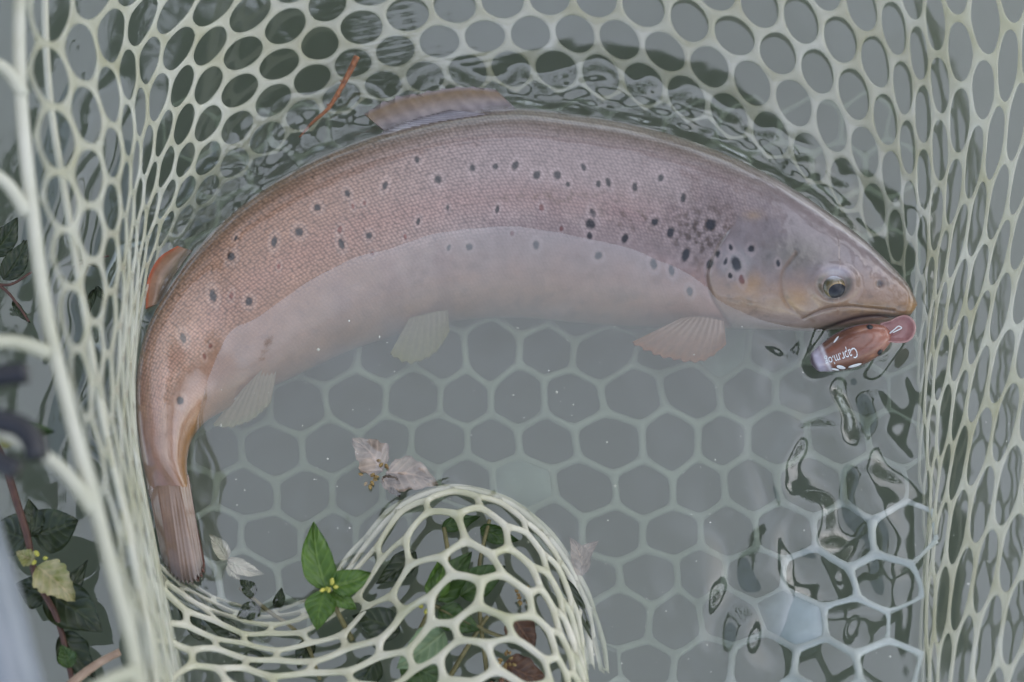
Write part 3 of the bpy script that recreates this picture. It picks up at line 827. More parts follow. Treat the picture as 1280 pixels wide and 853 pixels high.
# back darker olive, belly pale
backc = mixc(np.broadcast_to(lin(118, 112, 92), DPX.shape + (3,)), lin(120, 104, 84), tail_t)
Ccol = mixc(Ccol, backc, (1 - sst(K, -1.0, -0.62)) * .9)
Ccol = mixc(Ccol, lin(200, 158, 138), sst(K + .12 * fbm(DPX / 50, DPY / 50, 77, 3), 0.2, 0.8) * (1 - .5 * tail_t))
Ccol = mixc(Ccol, lin(150, 122, 110), sst(fbm(DPX / 30, DPY / 24, 78, 3), .05, .5) * sst(K, .1, .4) * .5)
Ccol = mixc(Ccol, lin(176, 140, 84), sst(K, 0.5, 1.0) * sst(pos, .70, .82) * .8)
# vague parr bands on the belly
bands = sst(np.sin(DPX * 2 * np.pi / 68 + 1.2 * fbm(DPX / 60, DPY / 60, 5)), 0, 1) * sst(K, .15, .35) * sst(DPX, 380, 440) * (1 - sst(DPX, 540, 640))
Ccol = mixc(Ccol, lin(160, 128, 118), bands * .5)
# lateral line band, pinkish
ll = np.exp(-((K + .12) / .18) ** 2)
Ccol = mixc(Ccol, lin(178, 142, 132), ll * .45 * (1 - sst(DPX, 780, 880)))
# mottling near the gill
mot = np.exp(-((DPX - 868) / 42) ** 2 - ((DPY - 296) / 34) ** 2) * sst(fbm(DPX / 9, DPY / 9, 91, 3), -0.25, 0.35)
Ccol = mixc(Ccol, lin(86, 66, 48), np.clip(mot * 1.1, 0, .9))
mot2 = np.exp(-((DPX - 800) / 60) ** 2 - ((DPY - 275) / 26) ** 2) * sst(fbm(DPX / 10, DPY / 10, 95, 3), 0.0, 0.5)
Ccol = mixc(Ccol, lin(104, 84, 66), np.clip(mot2 * .7, 0, .8))
mot3 = np.exp(-((DPX - 690) / 90) ** 2 - ((DPY - 252) / 10) ** 2) * sst(fbm(DPX / 12, DPY / 8, 97, 3), -0.1, 0.5)
Ccol = mixc(Ccol, lin(128, 108, 90), np.clip(mot3 * .7, 0, .8))
# head
hd = sst(osd, -1, 2) * sst(DPX, 862, 880) * np.where((DPX > 900) | (osd > 0), 1, 0)
hd = np.where(DPY > 262, np.where(DPX > 945, 1.0, hd), 0) * sst(DPY, 262, 290) + (1 - sst(DPY, 262, 290)) * sst(DPX, 900, 1010) * (DPY < 290)
headc = mixc(np.broadcast_to(lin(160, 152, 150), DPX.shape + (3,)), lin(184, 160, 136), sst(DPY + 14 * fbm(DPX / 20, DPY / 20, 13, 2), 320, 372))
headc = mixc(headc, lin(136, 134, 118), np.exp(-((DPX - 985) / 45) ** 2 - ((DPY - 322) / 22) ** 2) * .8)
headc = mixc(headc, lin(200, 164, 104), np.exp(-((DPX - 985) / 22) ** 2 - ((DPY - 378) / 12) ** 2) * .8)
headc = mixc(headc, lin(186, 140, 74), np.exp(-((DPX - 1136) / 16) ** 2 - ((DPY - 385) / 14) ** 2) * .9)
headc = mixc(headc, lin(178, 152, 104), np.exp(-((DPX - 1080) / 45) ** 2 - ((DPY - 386) / 9) ** 2) * .8)
headc = mixc(headc, lin(196, 160, 108), np.exp(-((DPX - 930) / 14) ** 2 - ((DPY - 362) / 16) ** 2) * .7)
headc = mixc(headc, lin(206, 178, 126), np.exp(-((DPX - 933) / 12) ** 2 - ((DPY - 272) / 6) ** 2) * .8)
headc = mixc(headc, lin(196, 186, 176), np.exp(-((DPX - 960) / 70) ** 2 - ((DPY - 402) / 10) ** 2) * .7)
headc = mixc(headc, lin(110, 108, 100), sst(fbm(DPX / 14, DPY / 14, 33, 3), .1, .6) * .35)
headc = mixc(headc, lin(104, 100, 92), np.exp(-(poly_dist(DPX, DPY, [(1150, 374), (1085, 303), (1040, 268), (985, 231)])[0] / 9) ** 2) * .8)
Ccol = mixc(Ccol, headc, hd)
for poly, w_, c_, k_ in ((MOUTH, 2.6, (58, 44, 46), .9), (MAXI, 1.6, (120, 96, 74), .7), (PRE, 2.2, (150, 118, 84), .5), (OPER[14:], 2.0, (120, 98, 84), .5)):
    dd = poly_dist(DPX, DPY, poly)[0]; Ccol = mixc(Ccol, lin(*c_), np.exp(-(dd / w_) ** 2) * k_)
Ccol = mixc(Ccol, lin(70, 68, 74), np.exp(-(np.hypot(DPX - 1092, DPY - 356) / 4.5) ** 4) * .8)
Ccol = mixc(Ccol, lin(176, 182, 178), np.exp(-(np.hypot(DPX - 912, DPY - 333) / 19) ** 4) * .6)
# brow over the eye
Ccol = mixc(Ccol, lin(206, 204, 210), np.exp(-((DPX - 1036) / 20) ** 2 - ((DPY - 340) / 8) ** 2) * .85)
Ccol = mixc(Ccol, lin(92, 92, 76), np.exp(-((ed - 16) / 4) ** 2) * sst(DPY, 345, 352) * .8)
SPOTS = [(592,216,4.5),(620,214,4),(644,213,5.5),(670,225,5.5),(695,225,5.5),(727,215,4.5),(757,234,5),(789,240,5),(821,228,4.5),(848,253,5),(813,282,5),
 (832,295,6),(851,322,7),(745,323,5),(777,302,5.5),(738,272,5.5),(735,285,7),(734,299,4.5),(812,333,6),(834,341,5.5),(857,366,5),(550,230,5.5),(524,205,4),
 (485,237,5),(439,246,4.5),(402,263,5),(380,293,6),(349,305,6),(295,323,6),(273,371,7),(318,378,5.5),(236,423,6),(231,500,5.5),(622,267,4),(588,312,4.5),
 (669,310,5),(563,313,3.5),(432,308,6),(466,298,4.5),(526,281,4),(708,236,3.5),(562,265,3),(912,333,8.5),(880,333,5.5),(930,315,4.5),(905,313,3.5),(889,321,4),
 (881,285,7.5),(963,332,3.5),(745,236,4),(899,330,3.5), (300,300,3), (905,347,3.5)]
REDS = [(262,445,3.4),(676,265,4),(460,258,3),(446,262,3),(430,291,4),(296,371,4),(270,433,3.2),(919,352,5),(700,290,3),(640,296,3), (510,300,3.2), (470,320,3),(355,335,3.2)]
wob = 1.2 * fbm(DPX / 5, DPY / 5, 201, 2)
for (x, y, r) in SPOTS + REDS:
    m = (np.abs(DPX - x) < 30) & (np.abs(DPY - y) < 30)
    ang_ = 0.35 * math.sin(x * 1.7)
    ux = (DPX[m] - x) * math.cos(ang_) + (DPY[m] - y) * math.sin(ang_); uy = -(DPX[m] - x) * math.sin(ang_) + (DPY[m] - y) * math.cos(ang_)
    asp = 0.82 + 0.15 * math.sin(y * 2.3)
    dd = np.hypot(ux / asp, uy / (2 - asp) * 1.0) + wob[m]
    red = (x, y, r) in REDS
    halo = np.exp(-((dd - r * 1.5) / (r * .5)) ** 2) * .35
    Ccol[m] = mixc(Ccol[m], lin(206, 192, 186), halo)
    Ccol[m] = mixc(Ccol[m], lin(120, 46, 34) if red else lin(22, 16, 20), (1 - sst(dd, r * .62, r * 1.12)) * (.75 if red else .95))
Ccol = np.clip(Ccol * mixc(np.broadcast_to(np.array([0.62, 0.55, 0.56]), DPX.shape + (3,)), np.array([0.60, 0.50, 0.43]), tail_t), 0.002, 0.8)
scaly = (1 - hd) * sst(pos, .02, .3) * (1 - .85 * sst(K, .05, .3)) * (.55 + .45 * sst(pos, .35, .6)) * (1 - sst(pos, .86, .95))
Vf = FV.reshape(-1, 3)
smet = np.concatenate([[0], np.cumsum(np.linalg.norm(np.diff(Cc, axis=0), axis=1))])
uvs = np.stack([np.broadcast_to(smet[:, None], DPX.shape), np.broadcast_to((ca[None] * np.linalg.norm(HLF, axis=1)[:, None] * PX), DPX.shape)], -1).reshape(-1, 2)
nV = len(Vf)
Ff = grid_faces(NS, NA, True)
caps = [tuple(range(NA))[::-1], tuple(range((NS - 1) * NA, NS * NA))]
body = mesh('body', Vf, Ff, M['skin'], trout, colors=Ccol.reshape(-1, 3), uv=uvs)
sa_attr = body.data.attributes.new('scaly', 'FLOAT', 'POINT'); sa_attr.data.foreach_set('value', scaly.reshape(-1).astype(np.float32))
bm = bmesh.new(); bm.from_mesh(body.data); bm.verts.ensure_lookup_table()
for cp in caps: bm.faces.new([bm.verts[k] for k in cp])
bmesh.ops.recalc_face_normals(bm, faces=bm.faces); bm.to_mesh(body.data); bm.free()

def flank(px, py):
    """point of the visible flank at a picture position"""
    d2 = (DPX - px) ** 2 + (DPY - py) ** 2 + np.where(up_side, 0, 1e6)
    return FV.reshape(-1, 3)[int(np.argmin(d2))]

# eye
ec = flank(1035, 360); er = 0.0071
lo = np.linspace(0, np.pi, 24); la = np.linspace(0, 2 * np.pi, 40, endpoint=False)
gaze = -FW * 0.93 + RT * 0.12 - UP * 0.34; gaze /= np.linalg.norm(gaze)
ga_ = np.cross(gaze, RT); ga_ /= np.linalg.norm(ga_); gb_ = np.cross(gaze, ga_)
dirs = (np.cos(lo)[:, None, None] * gaze + np.sin(lo)[:, None, None] * (np.cos(la)[None, :, None] * ga_ + np.sin(la)[None, :, None] * gb_))
ecen = ec + FW * 0.0046
EV = ecen + dirs * er * (1 + 0.02 * np.exp(-(lo[:, None, None] / .5) ** 2))
lod = np.degrees(lo)[:, None] + 0 * la[None]
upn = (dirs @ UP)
ecol = np.broadcast_to(lin(84, 82, 68), dirs.shape).copy()
ecol = mixc(ecol, lin(96, 82, 46), np.exp(-((lod - 42) / 9) ** 2))
ecol = mixc(ecol, lin(160, 132, 86), np.exp(-((lod - 32) / 3.0) ** 2))
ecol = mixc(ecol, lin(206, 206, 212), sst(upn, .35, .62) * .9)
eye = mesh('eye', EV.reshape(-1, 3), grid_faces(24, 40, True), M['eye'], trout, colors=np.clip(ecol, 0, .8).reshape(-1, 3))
lp = np.linspace(0, math.radians(29), 6)
pv = (np.cos(lp)[:, None, None] * gaze + np.sin(lp)[:, None, None] * (1.2 * np.cos(la)[None, :, None] * gb_ * 1.0 + np.sin(la)[None, :, None] * ga_))
PV = ecen + pv / np.linalg.norm(pv, axis=-1)[..., None] * er * 1.035
mesh('pupil', PV.reshape(-1, 3), grid_faces(6, 40, True), M['black'], eye)

# fins: a sheet between a root line and a free edge, ribbed by its rays
def fin(name, root, edge, zr, ze, rays, c_root, c_edge, c_tip=None, n=70, m=26, thick=0.0005, wave=0.0006, bulge=0.0, notch=0.0, dark=0.25, c_band=None, mat='fin', gain=1.0):
    r = smooth_path(root, n); e = smooth_path(edge, n)
    u = np.linspace(0, 1, n)[:, None]; v = np.linspace(0, 1, m)[None]
    zr = np.interp(u[:, 0], np.linspace(0, 1, len(zr)), zr)[:, None]; ze = np.interp(u[:, 0], np.linspace(0, 1, len(ze)), ze)[:, None]
    jag = 1 - notch * (0.5 + 0.5 * np.cos(u * rays * 2 * np.pi)) * (v > .99) - notch * .6 * (vnoise(u * 14, u * 0, 3) * .5 + .5) * v ** 6
    vv = v * jag
    px = r[:, None, 0] * (1 - vv) + e[:, None, 0] * vv; py = r[:, None, 1] * (1 - vv) + e[:, None, 1] * vv
    z = zr * (1 - vv) + ze * vv + bulge * np.sin(vv * np.pi) + wave * np.cos(u * rays * 2 * np.pi) * (0.4 + .6 * vv) + .0012 * vnoise(u * 4 + 0 * v, v * 3 + 0 * u, 17) * vv
    P = at(px, py, z)
    c = mixc(np.broadcast_to(lin(*c_root), P.shape), lin(*c_edge), sst(vv, .15, .85))
    if c_tip is not None: c = mixc(c, lin(*c_tip), sst(vv, .78, .97))
    if c_band is not None: c = mixc(c, lin(*c_band), np.exp(-((vv - .5) / .13) ** 2) * .8)
    ray = (0.5 + .5 * np.cos(u * rays * 2 * np.pi)) + 0 * v
    c = c * (1 - dark * (1 - ray))[..., None]
    top_ = P + np.array([0, 0, thick]); bot = P - np.array([0, 0, thick])
    V = np.concatenate([top_.reshape(-1, 3), bot.reshape(-1, 3)])
    g = grid_faces(n, m); k = n * m
    F = [tuple(q) for q in g[:, ::-1].tolist()] + [tuple(q) for q in (g + k).tolist()]
    loop = [i * m for i in range(n)] + [(n - 1) * m + j for j in range(1, m)] + [i * m + m - 1 for i in range(n - 2, -1, -1)] + [j for j in range(m - 2, 0, -1)]
    F += [(loop[i], loop[(i + 1) % len(loop)], loop[(i + 1) % len(loop)] + k, loop[i] + k) for i in range(len(loop))]
    cc = np.concatenate([c.reshape(-1, 3)] * 2)
    return mesh(name, V, F, M[mat], trout, colors=np.clip(cc * gain, .005, .8))

fin('dorsal_fin', [(648,140),(615,141),(575,148),(530,158),(485,168)], [(618,111),(578,108),(535,113),(490,122),(452,140)],
    [.000, .001, .001, -.001], [.004, .004, .003, .000], 9, (170, 158, 158), (150, 124, 96), (170, 158, 160), wave=.0002, bulge=.002, notch=.14, dark=.08)
fin('dorsal_fin_fold', [(640,146),(600,152),(560,162),(530,168)], [(560,138),(520,148),(480,164),(462,176)],
    [.0015, .0015, .001, .000], [.004, .004, .002, .000], 14, (190, 180, 182), (206, 200, 206), (150, 140, 140), wave=.0005, bulge=.0015, notch=.04, dark=.25)
fin('adipose_fin', [(240,314),(228,330),(214,352),(203,378)], [(222,308),(200,322),(186,346),(182,386)],
    [.001, .001, .0005, 0], [.004, .005, .005, .003], 3, (150, 132, 112), (168, 122, 92), (196, 100, 62), wave=.0001, bulge=.002, dark=.05)
fin('pectoral_fin', [(905,402),(890,398),(872,396),(852,398)], [(908,432),(880,452),(835,450),(786,430)],
    [-.006, -.008, -.010, -.012], [-.015, -.017, -.018, -.019], 10, (176, 146, 126), (180, 128, 96), (196, 124, 70), wave=.0003, bulge=.003, notch=.05, dark=.1)
fin('pelvic_fin', [(560,388),(545,390),(528,394),(512,398)], [(562,416),(540,446),(512,456),(486,446)],
    [-.016, -.018, -.019, -.020], [-.026, -.030, -.031, -.030], 8, (180, 164, 146), (176, 162, 116), (180, 168, 100), wave=.0003, notch=.06, dark=.1)
fin('anal_fin', [(350,440),(335,455),(318,472),(304,486)], [(338,506),(312,528),(286,536),(264,534)],
    [-.012, -.012, -.012, -.011], [-.022, -.024, -.024, -.021], 8, (190, 170, 150), (200, 178, 152), (196, 184, 146), wave=.0003, notch=.04, dark=.1)
fin('tail_fin', [(181,584),(195,588),(210,590),(224,592),(236,594)], [(203,702),(216,722),(234,734),(248,728),(255,712)],
    [-.0005, .0035, .0045, .0035, -.0005], [.002, .005, .006, .005, .002], 14, (160, 134, 116), (152, 130, 116), (96, 80, 66), wave=.00004, bulge=.0035, notch=.05, dark=.05,
    mat='skin', gain=np.array([0.56, 0.48, 0.42]))
fin('tail_fin_lower_lobe', [(222,600),(228,602),(233,604),(237,606)], [(240,724),(248,728),(254,722),(257,708)],
    [-.001, -.001, -.002, -.003], [.004, .003, .001, .0], 5, (160, 132, 116), (164, 126, 110), (166, 118, 104), wave=.0002, notch=.05, dark=.1, mat='skin', gain=np.array([0.56, 0.48, 0.42]))

# ------------------------------------------------------------------ lure
lure = thing('fishing_lure', 'copper brown crankbait lure with white lettering in the jaw of the trout', 'fishing lure')
LT, LN = np.array([1014., 455.]), np.array([1113., 416.])
p_t = at(LT[0], LT[1], .0035); p_n = at(LN[0], LN[1], .0135)
ax = p_n - p_t; LL = np.linalg.norm(ax); ax /= LL
lu = -FW - ax * (-FW @ ax); lu /= np.linalg.norm(lu)
ls = np.cross(ax, lu)                                # towards the lower side in the picture
if ls @ UP > 0: ls = -ls
prof_t = [0, .03, .1, .22, .38, .55, .70, .82, .92, .97, 1.0]
prof_r = [.0014, .0036, .0052, .0069, .0084, .0089, .0083, .0070, .0051, .0036, .0014]
def lrad(t):
    t = np.asarray(t, float); return cr(prof_t, prof_r, t.ravel()).reshape(t.shape)
tt = np.linspace(0, 1, 90); aa = np.linspace(0, 2 * np.pi, 64, endpoint=False)
def lpt(t, a, off=0.0):
    t = np.asarray(t, float); a = np.asarray(a, float); r = lrad(t) + off
    return (p_t + (t * LL)[..., None] * ax + (r * np.cos(a))[..., None] * lu * 1.05 + (r * np.sin(a))[..., None] * ls)
T2, A2 = np.meshgrid(tt, aa, indexing='ij')
LV = lpt(T2, A2)
side_a = np.abs(np.arctan2(np.sin(A2), np.cos(A2)))
lc = np.broadcast_to(lin(128, 84, 68), T2.shape + (3,)).copy()
lc = mixc(lc, lin(96, 62, 48), sst(side_a, .3, 1.0) * (1 - sst(T2, .5, .7)))
lc = mixc(lc, lin(160, 108, 92), sst(T2, .68, .95))
lc = mixc(lc, lin(170, 160, 176), sst(side_a, 1.25, 1.6))
lc = mixc(lc, lin(176, 166, 180), (1 - sst(T2, .10, .22)))
lc = mixc(lc, lin(206, 200, 206), np.exp(-((T2 - .185) / .022) ** 2) * .85)
lc = mixc(lc, lin(92, 76, 84), (1 - sst(T2, .02, .09)))
lc = mixc(lc, lin(90, 58, 44), np.exp(-((T2 - .66) / .03) ** 2 - ((side_a - .95) / .12) ** 2) * .5)
lc = mixc(lc, lin(176, 126, 96), np.exp(-((T2 - .70) / .05) ** 2 - ((side_a - .85) / .14) ** 2) * .6)
LVf = LV.reshape(-1, 3)
Fl = [tuple(q) for q in grid_faces(90, 64, True).tolist()] + [tuple(range(64))[::-1], tuple(range(89 * 64, 90 * 64))]
lbody = mesh('body', LVf, Fl, M['tint'], lure, colors=lc.reshape(-1, 3))
def dab(t0, a0, dt, da, rot, col_, name, mat, off=.0003, dome=.0):
    th_ = np.linspace(0, 2 * np.pi, 28, endpoint=False); rr = np.linspace(0, 1, 6)
    ex = rr[:, None] * np.cos(th_) * dt; ey = rr[:, None] * np.sin(th_) * da
    t_ = t0 + ex * math.cos(rot) - ey * math.sin(rot); a_ = a0 + (ex * math.sin(rot) + ey * math.cos(rot)) * LL / .0068 * 1.3
    V = lpt(t_, a_, 0) + 0
    nrm = (np.cos(a_)[..., None] * lu + np.sin(a_)[..., None] * ls)
    V = V + nrm * (off * np.sqrt(np.clip(1 - .75 * rr ** 2, 0, 1))[:, None, None] + dome * (1 - rr ** 2)[:, None, None])
    return mesh(name, V.reshape(-1, 3), grid_faces(6, 28, True), mat, lure)
M['white_paint'] = simple_mat('white_paint', (0.72, 0.72, 0.72), (0.82, 0.82, 0.82), 300, 0.35)
dab(.31, .84, .050, .024, .5, None, 'gill_mark', M['white_paint'])
dab(.24, .98, .045, .018, .5, None, 'gill_mark', M['white_paint'])
dab(.47, 1.0, .080, .020, .05, None, 'gill_mark', M['white_paint'])
dab(.38, -0.85, .045, .010, -.4, None, 'gill_mark', M['white_paint'])
for s in (1, -1):
    dab(.80, s * .95, .036, .030, 0, None, 'eye', M['black'], .0004, .0007)
# lettering, running from the nose side towards the tail
cu = bpy.data.curves.new('lettering', 'FONT'); cu.body = 'Capr.mlog'; cu.size = 1.0; cu.resolution_u = 3; cu.shear = 0.15
fo = bpy.data.objects.new('lettering_source', cu); col.objects.link(fo)
dg = bpy.context.evaluated_depsgraph_get()
tm = bpy.data.meshes.new_from_object(fo.evaluated_get(dg))
bpy.data.objects.remove(fo); 
tv = np.array([v.co[:] for v in tm.vertices]); tf = [tuple(p.vertices) for p in tm.polygons]
tw = tv[:, 0].max()
t_l = .56 - tv[:, 0] / tw * .40
arc = (tv[:, 1] - .30) * .0052 + .0004
a_l = arc / .0066 + .12
TV = lpt(t_l, a_l, .00018)
mesh('lettering', TV, tf, M['white_paint'], lure, smooth=False)
# lip
lipL = np.array([(1100,404),(1112,401),(1122,396),(1133,394),(1141,399),(1145,408),(1143,419),(1136,427),(1122,429),(1110,428),(1102,428)], float)
lo_ = smooth_path(np.vstack([lipL, lipL[:1]]), 61)[:-1]
lc_ = lo_.mean(0); rings = []
cols = []
for k, (s, dz) in enumerate(((1.0, -.0006), (1.0, .0006), (.92, .0009), (.84, .0002), (.5, -.0001), (.05, -.0001))):
    p = lc_ + (lo_ - lc_) * s; rings.append(at(p[:, 0], p[:, 1], .0150 + dz + (p[:, 0] - 1120) * 4e-5)); cols.append(np.broadcast_to(lin(196, 150, 146) if s > .9 else lin(170, 118, 116), (60, 3)))
RV = np.concatenate(rings); 
RF = [tuple(q) for q in grid_faces(6, 60, True).tolist()] + [tuple(range(300, 360)), tuple(range(60))[::-1]]
mesh('diving_lip', RV, RF, M['lip'], lure, colors=np.concatenate(cols))
M['steel'] = simple_mat('bright_wire', (0.6, 0.6, 0.6), (0.75, 0.75, 0.75), 200, 0.15, 0.8, 0.5)
v, f = tube(smooth_path(at(np.array([1112., 1118, 1124, 1127, 1122, 1116]), np.array([417., 412, 408, 410, 413, 416]), np.array([.0165, .0172, .0175, .0172, .0170, .0166])), 24), .00028, 6)
mesh('line_tie', v, f, M['steel'], lure)

# ------------------------------------------------------------------ plants, twig and debris
def leaf(name, base, tipp, width, z0, z1, mat, parent, fold=.25, curl=0.0, teeth=0, seed=0, droop=.0, crumple=.0012):
    r = np.random.default_rng(seed)
    n, m = 18, 9
    b = np.array(base, float); t = np.array(tipp, float); d = t - b; L = np.hypot(*d); d /= L; s = np.array([-d[1], d[0]])
    u = np.linspace(0, 1, n); wv = width / 2 * (np.sin(np.pi * u ** .72) ** .85) * (1 - .25 * u) + .3
    wv = wv * (1 + .10 * vnoise(u * 6 + seed * 3.7, u * 0, seed))
    if teeth: wv = wv * (1 + .07 * np.sign(np.sin(u * teeth * np.pi)) * (u > .08) * (u < .95))
    v = np.linspace(-1, 1, m)
    bend = curl * np.sin(np.pi * u) * L
    cx = b[0] + d[0] * u * L + s[0] * bend; cy = b[1] + d[1] * u * L + s[1] * bend
    px = cx[:, None] + s[0] * wv[:, None] * v[None]; py = cy[:, None] + s[1] * wv[:, None] * v[None]
    z = (z0 + (z1 - z0) * u - droop * u ** 2)[:, None] + fold * np.abs(v)[None] * wv[:, None] * PX + .0006 * np.sin(u * 16)[:, None] * np.abs(v)[None] ** 1.5 + crumple * vnoise(u[:, None] * 3 + seed, v[None] * 2 + 0 * u[:, None], seed)
    P = at(px, py, z)
    th_ = np.array([0, 0, .0002])
    V = np.concatenate([(P + th_).reshape(-1, 3), (P - th_).reshape(-1, 3)]); k = n * m
    g = grid_faces(n, m)
    loop = [i * m for i in range(n)] + [(n - 1) * m + j for j in range(1, m)] + [i * m + m - 1 for i in range(n - 2, -1, -1)] + [j for j in range(m - 2, 0, -1)]
    F = [tuple(q) for q in g[:, ::-1].tolist()] + [tuple(q) for q in (g + k).tolist()] + [(loop[i], loop[(i + 1) % len(loop)], loop[(i + 1) % len(loop)] + k, loop[i] + k) for i in range(len(loop))]
    uvl = np.stack([u[:, None] + 0 * v[None], v[None] + 0 * u[:, None]], -1).reshape(-1, 2)
    return mesh(name, V, F, mat, parent, uv=np.concatenate([uvl, uvl]))
def stem(pts, zs, r0, r1, mat, parent, name='stem', n=24):
    p = np.array(pts, float); z = np.interp(np.linspace(0, 1, len(p)), np.linspace(0, 1, len(zs)), zs)
    v, f = tube(smooth_path(at(p[:, 0], p[:, 1], z), n), np.linspace(r0, r1, n), 8); return mesh(name, v, f, mat, parent)
def buds(px, py, z, n, spread, size, mat, parent, seed, name='flower_bud'):
    r = np.random.default_rng(seed); parts = []
    for k in range(n):
        a = r.uniform(0, 6.28); q = r.uniform(.1, 1) * spread
        c = np.array([px + q * math.cos(a), py + q * math.sin(a)]); dz = r.uniform(0, .004)
        e = c + np.array([math.cos(a), math.sin(a)]) * size * 1.6
        p = at(np.array([c[0], (c[0] + e[0]) / 2, e[0]]), np.array([c[1], (c[1] + e[1]) / 2, e[1]]), np.array([z, z + dz * .6, z + dz]))
        parts.append(tube(smooth_path(p, 7), np.array([.3, .8, 1, 1, .9, .6, .15]) * size * PX * .6, 7))
    v, f = join(parts); return mesh(name, v, f, mat, parent)

wA = thing('water_weed', 'leafy green weed sprig with yellow buds poking over the net fold', 'plant')
stem([(440, 800), (422, 765), (410, 738), (404, 726)], [.004, .016, .020, .021], .0012, .0008, M['stem'], wA)
leaf('leaf', (408, 738), (392, 652), 46, .021, .026, M['leaf'], wA, .5, -.05, seed=1)
leaf('leaf', (412, 732), (464, 716), 38, .022, .021, M['leaf'], wA, .35, .06, seed=2)
leaf('leaf', (406, 738), (396, 788), 40, .022, .014, M['leaf'], wA, .3, .04, seed=3)
leaf('leaf', (414, 740), (446, 762), 26, .021, .018, M['leaf'], wA, .3, seed=4)
buds(412, 734, .0245, 6, 7, 4, M['bud'], wA, 5)

wB = thing('water_weed', 'tangled green weed floating under the dome of folded net', 'plant')
stem([(500, 860), (520, 800), (540, 756), (560, 700), (555, 660)], [.0, .006, .012, .010, .006], .0013, .0009, M['stem'], wB)
stem([(540, 756), (580, 775), (615, 792), (640, 800)], [.010, .006, .004], .0010, .0008, M['stem'], wB)
stem([(560, 850), (590, 800), (610, 770)], [.0, .004, .006], .0011, .0008, M['stem'], wB)
stem([(610, 860), (600, 700), (612, 650)], [.0, .006, .004], .0010, .0008, M['stem'], wB)
for a in (((548, 752), (590, 690), 44, .012, .010, 'leaf_mid', 11), ((575, 745), (632, 708), 44, .010, .012, 'leaf_mid', 12), ((548, 762), (600, 788), 38, .010, .006, 'leaf_mid', 13),
          ((540, 750), (556, 690), 34, .012, .014, 'leaf', 14), ((500, 790), (440, 770), 46, .012, .008, 'leaf_dark', 15), ((556, 790), (496, 836), 52, .020, .016, 'leaf_pale', 16),
          ((500, 830), (560, 856), 44, .006, .004, 'leaf_mid', 17), ((520, 690), (470, 730), 32, .006, .004, 'leaf_dark', 18), ((640, 770), (668, 812), 46, .006, .004, 'leaf_red', 19),
          ((630, 830), (684, 850), 46, .004, .002, 'leaf_red', 20), ((600, 660), (648, 676), 24, .004, .004, 'leaf_mid', 21), ((552, 660), (600, 646), 22, .004, .004, 'leaf_mid', 22),
          ((470, 820), (440, 870), 40, .010, .004, 'leaf_dark', 23), ((700, 720), (740, 800), 18, .002, .0, 'leaf_dark', 24), ((560, 870), (620, 850), 30, .006, .006, 'leaf_dark', 25)):
    leaf('leaf', a[0], a[1], a[2], a[3], a[4], M[a[5]], wB, .3, .05 * math.sin(a[6]), seed=a[6])
buds(535, 757, .018, 6, 8, 4, M['bud'], wB, 31); buds(655, 746, .010, 14, 10, 3.4, M['brown_bud'], wB, 32)
buds(632, 826, .008, 12, 10, 3.4, M['brown_bud'], wB, 33); buds(622, 852, .010, 5, 6, 4, M['leaf_red'], wB, 35)

wE = thing('water_weed', 'dark weed shreds under the net fold beside the tail', 'plant')
stem([(300, 735), (330, 760), (380, 800), (400, 850)], [-.003, .0, .002], .001, .0008, M['stem'], wE)
for a in (((318, 745), (300, 725), 20, 41), ((325, 760), (296, 772), 26, 42), ((345, 760), (352, 735), 16, 43), ((390, 800), (372, 836), 24, 44), ((300, 800), (250, 770), 26, 45), ((255, 800), (222, 760), 24, 46), ((400, 690), (382, 672), 18, 47), ((330,820),(290,840),26,48)):
    leaf('leaf', a[0], a[1], a[2], -.001, .001, M['leaf_dark'], wE, .25, .05, seed=a[3])

wC = thing('bank_plant', 'dark broad leaves with one yellowing leaf on a red stem', 'plant')
stem([(-20, 530), (4, 575), (20, 625), (34, 670), (44, 720), (70, 770), (90, 850)], [.05, .03, .02, .012], .0018, .0011, M['dark_stem'], wC)
stem([(70, 872), (100, 846), (125, 828), (150, 815)], [.02, .02, .02], .0022, .0016, M['pale_stem'], wC)
for a in (((40, 668), (98, 650), 62, .02, .022, 'leaf_dark', 51), ((38, 672), (36, 624), 34, .02, .024, 'leaf_dark', 52), ((36, 675), (-14, 660), 56, .018, .012, 'leaf_dark', 53),
          ((46, 708), (94, 752), 50, .026, .024, 'leaf_yellow', 54), ((44, 700), (20, 690), 24, .026, .024, 'leaf_yellow', 55), ((56, 740), (128, 790), 60, .014, .012, 'leaf_dark', 56),
          ((60, 745), (20, 730), 50, .012, .010, 'leaf_dark', 57), ((78, 790), (120, 850), 46, .012, .010, 'leaf_dark', 58), ((88, 835), (76, 806), 26, .022, .024, 'leaf_mid', 59),
          ((70, 770), (110, 700), 30, .010, .010, 'leaf_dark', 60)):
    leaf('leaf', a[0], a[1], a[2], a[3], a[4], M[a[5]], wC, .3, .06 * math.sin(a[6]), teeth=12 if a[5] == 'leaf_yellow' else 0, seed=a[6])
buds(48, 698, .028, 4, 6, 4, M['bud'], wC, 61)

